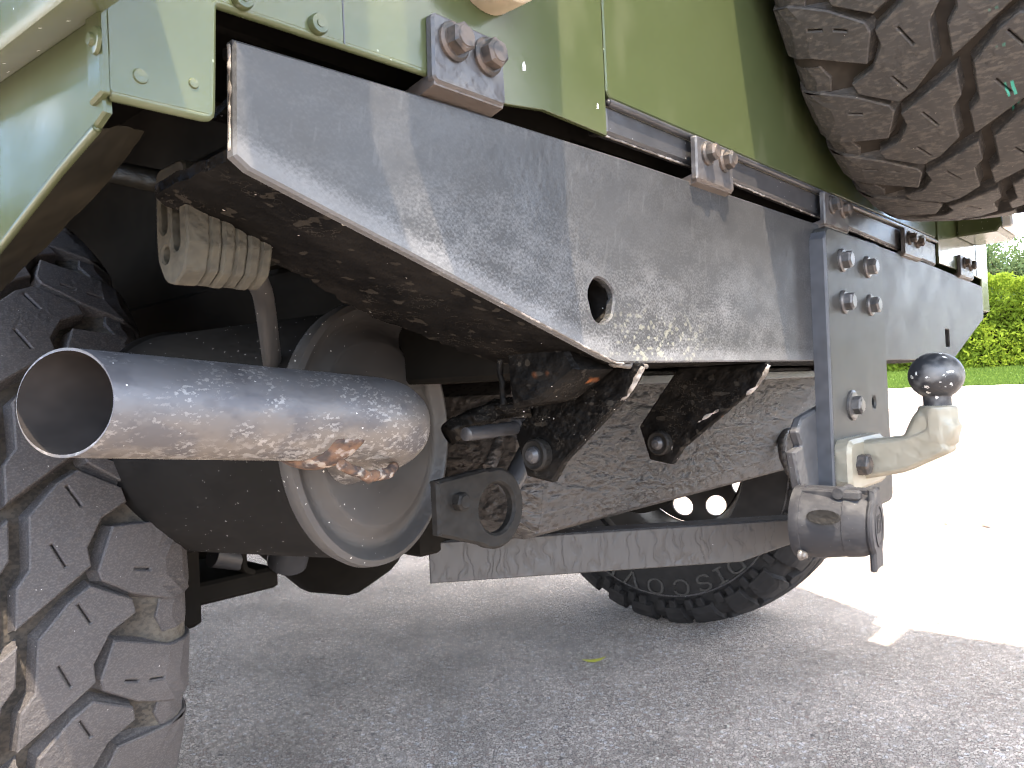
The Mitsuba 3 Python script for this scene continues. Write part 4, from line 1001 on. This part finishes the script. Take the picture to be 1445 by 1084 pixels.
def tyre(key, center, axis, mats, phase, lab, lugs, seed, ribs=False):
    """axis 'x' (road wheels) or 'y' (spare): a carcass, its tread blocks as parts, its sidewall ribs and a rim."""
    ctr = np.array(center, float)

    def place_(w, th_, r):
        c, s = np.cos(th_ + phase), np.sin(th_ + phase)
        if axis == 'x':
            return ctr + np.stack([w, -r * c, r * s], -1)
        return ctr + np.stack([r * c, w, r * s], -1)
    ws = np.r_[np.linspace(-0.205, -0.075, 20), np.linspace(-0.065, 0.065, 7), np.linspace(0.075, 0.205, 20)]
    sh_ = np.clip((np.abs(ws) - 0.080) / 0.030, 0, 1)
    a, t, r = tyre_map(ws, ws * 0, (0.002 if ribs else 0.0088) * sh_ * sh_ * (3 - 2 * sh_))
    big = np.abs(ws) > 0.165
    f_ = np.clip((np.abs(ws) - 0.150) / 0.055, 0, 1)
    a = np.where(np.abs(ws) > 0.15, np.sign(ws) * (0.128 + 0.008 * np.sin(f_ * 2.6)), a)
    r = np.where(np.abs(ws) > 0.15, np.interp(f_, [0, 1], [RT - 0.056, 0.225]), r)
    nt_ = 168
    th_ = np.linspace(0, 2 * np.pi, nt_, endpoint=False)
    v = place_(np.repeat(a[:, None], nt_, 1), np.repeat(th_[None], len(a), 0), np.repeat(r[:, None], nt_, 1)).reshape(-1, 3)
    i, j = np.meshgrid(np.arange(len(a) - 1), np.arange(nt_), indexing='ij'); i, j = i.ravel(), j.ravel(); j2 = (j + 1) % nt_
    f = np.vstack([np.c_[i * nt_ + j, i * nt_ + j2, (i + 1) * nt_ + j2], np.c_[i * nt_ + j, (i + 1) * nt_ + j2, (i + 1) * nt_ + j]])
    m = trimesh.Trimesh(v, f, process=False)
    if ((m.triangles_center - ctr) * m.face_normals).sum(1).mean() < 0:
        m.faces = m.faces[:, ::-1]
    scene[key] = ply(m, mats[1], smooth=True)
    labels[key] = {'label': lab}
    rest = []
    for k in range(N_LUG):
        for mir in (False, True):
            for kind in (0, 1):
                pl_ = CENTRE if kind == 0 else (SH_A if k % 2 else SH_B)
                sp_ = SIPES_C if kind == 0 else (SIPES_A if k % 2 else SIPES_B)
                a0 = (k * PITCH / RT + phase) % (2 * np.pi)
                near_ = lugs(a0, mir)
                w, t_, r, fc_ = lug(pl_, sp_, k * PITCH, mir, cut=near_, ribs=ribs)
                mm = trimesh.Trimesh(place_(w, t_, r), fc_, process=False)
                cc = mm.triangles_center - ctr
                if axis == 'x':
                    cc[:, 0] = 0
                else:
                    cc[:, 1] = 0
                top_ = (cc * mm.face_normals).sum(1)
                if (top_ * mm.area_faces).sum() < 0:
                    mm.faces = mm.faces[:, ::-1]
                if near_:
                    scene[key_for(key + '__tread_block')] = ply(mm, mats[0])
                else:
                    rest.append(mm)
    if rest:
        scene[key + '__far_tread'] = ply(cat(rest), mats[0])
        labels[key + '__far_tread'] = {'kind': 'stuff'}
    return place_


def rim(key, center, axis_sign, x_axis=True, holes=8):
    c = np.array(center, float)
    ax_ = np.array([1.0, 0, 0]) if x_axis else np.array([0, 1.0, 0])
    prof = [(-0.115, 0.226), (-0.112, 0.214), (-0.09, 0.205), (-0.05, 0.185), (0.05, 0.185), (0.09, 0.205), (0.112, 0.214), (0.115, 0.226)]
    scene[key] = ply(revolve(prof, c, ax_, 64), 'm_rim', smooth=30)
    disc = Point(0, 0).buffer(0.186, 48)
    for k in range(holes):
        t = k * 2 * math.pi / holes + (math.radians(248.0) if holes == 10 else 0.22)
        disc = disc.difference(affinity.rotate(affinity.scale(Point(0.148, 0).buffer(0.024, 16), 1.0, 1.2), math.degrees(t), origin=(0, 0)))
    u, v = ((0, 1, 0), (0, 0, 1)) if x_axis else ((1, 0, 0), (0, 0, 1))
    scene[key + '_disc'] = ply(prism(disc, FV(c + ax_ * axis_sign * 0.055, u, v), 0.008, 0.002, both=True), 'm_rim')


tyre(V + '__rear_tyre', (0.165, 0.728, 0.405), 'x', ('m_rubber', 'm_groove'), 0.065, 'dusty tyre filling the lower left corner', lambda a, m: (a < 0.9 or a > 5.6) and not m or (a < 0.7 or a > 5.8), 1)
rim(V + '__rear_tyre__rim', (0.165, 0.728, 0.405), -1)
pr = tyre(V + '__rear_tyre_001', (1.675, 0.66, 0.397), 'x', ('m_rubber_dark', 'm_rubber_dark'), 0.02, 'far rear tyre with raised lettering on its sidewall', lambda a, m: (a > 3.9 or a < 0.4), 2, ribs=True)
rim(V + '__rear_tyre_001__rim', (1.675, 0.66, 0.397), 1, holes=10)
tyre(V + '__spare_tyre', (0.997, -0.152, 1.137), 'y', ('m_spare', 'm_spare_groove'), 0.05, 'brown dusty spare tyre at the upper right', lambda a, m: 3.2 < a < 5.6, 3)
rim(V + '__spare_tyre__rim', (0.997, -0.152, 1.137), -1, x_axis=False)

# sidewall lettering on the far tyre, capitals raised, tops outward
ctr = np.array([1.675, 0.66, 0.397])
for i, ch in enumerate('DISCOVERER'):
    m = text_mesh(ch, 0.036, 0.003)
    v = np.asarray(m.vertices).copy()
    v[:, 0] -= 0.5 * (v[:, 0].min() + v[:, 0].max())
    t0 = math.radians(-130.5 + (0, 8.6, 17.2, 28.6, 41.6, 54.2, 66, 78, 90, 102)[i])
    rr, aa = 0.284 + v[:, 1], t0 + v[:, 0] * 1.35 / 0.30
    out = np.stack([ctr[0] - 0.1345 - v[:, 2], ctr[1] + rr * np.cos(aa), ctr[2] + rr * np.sin(aa)], 1)
    mm = trimesh.Trimesh(out, m.faces, process=False)
    scene[key_for(V + '__rear_tyre_001__letter')] = ply(mm, 'm_letter')
scene[V + '__rear_tyre_001__letter_ring'] = ply(tube([ctr + [-0.131, 0.322 * math.cos(t), 0.322 * math.sin(t)] for t in np.linspace(0, 2 * np.pi, 120)], 0.0022, 6, caps=False), 'm_rubber', smooth=True)
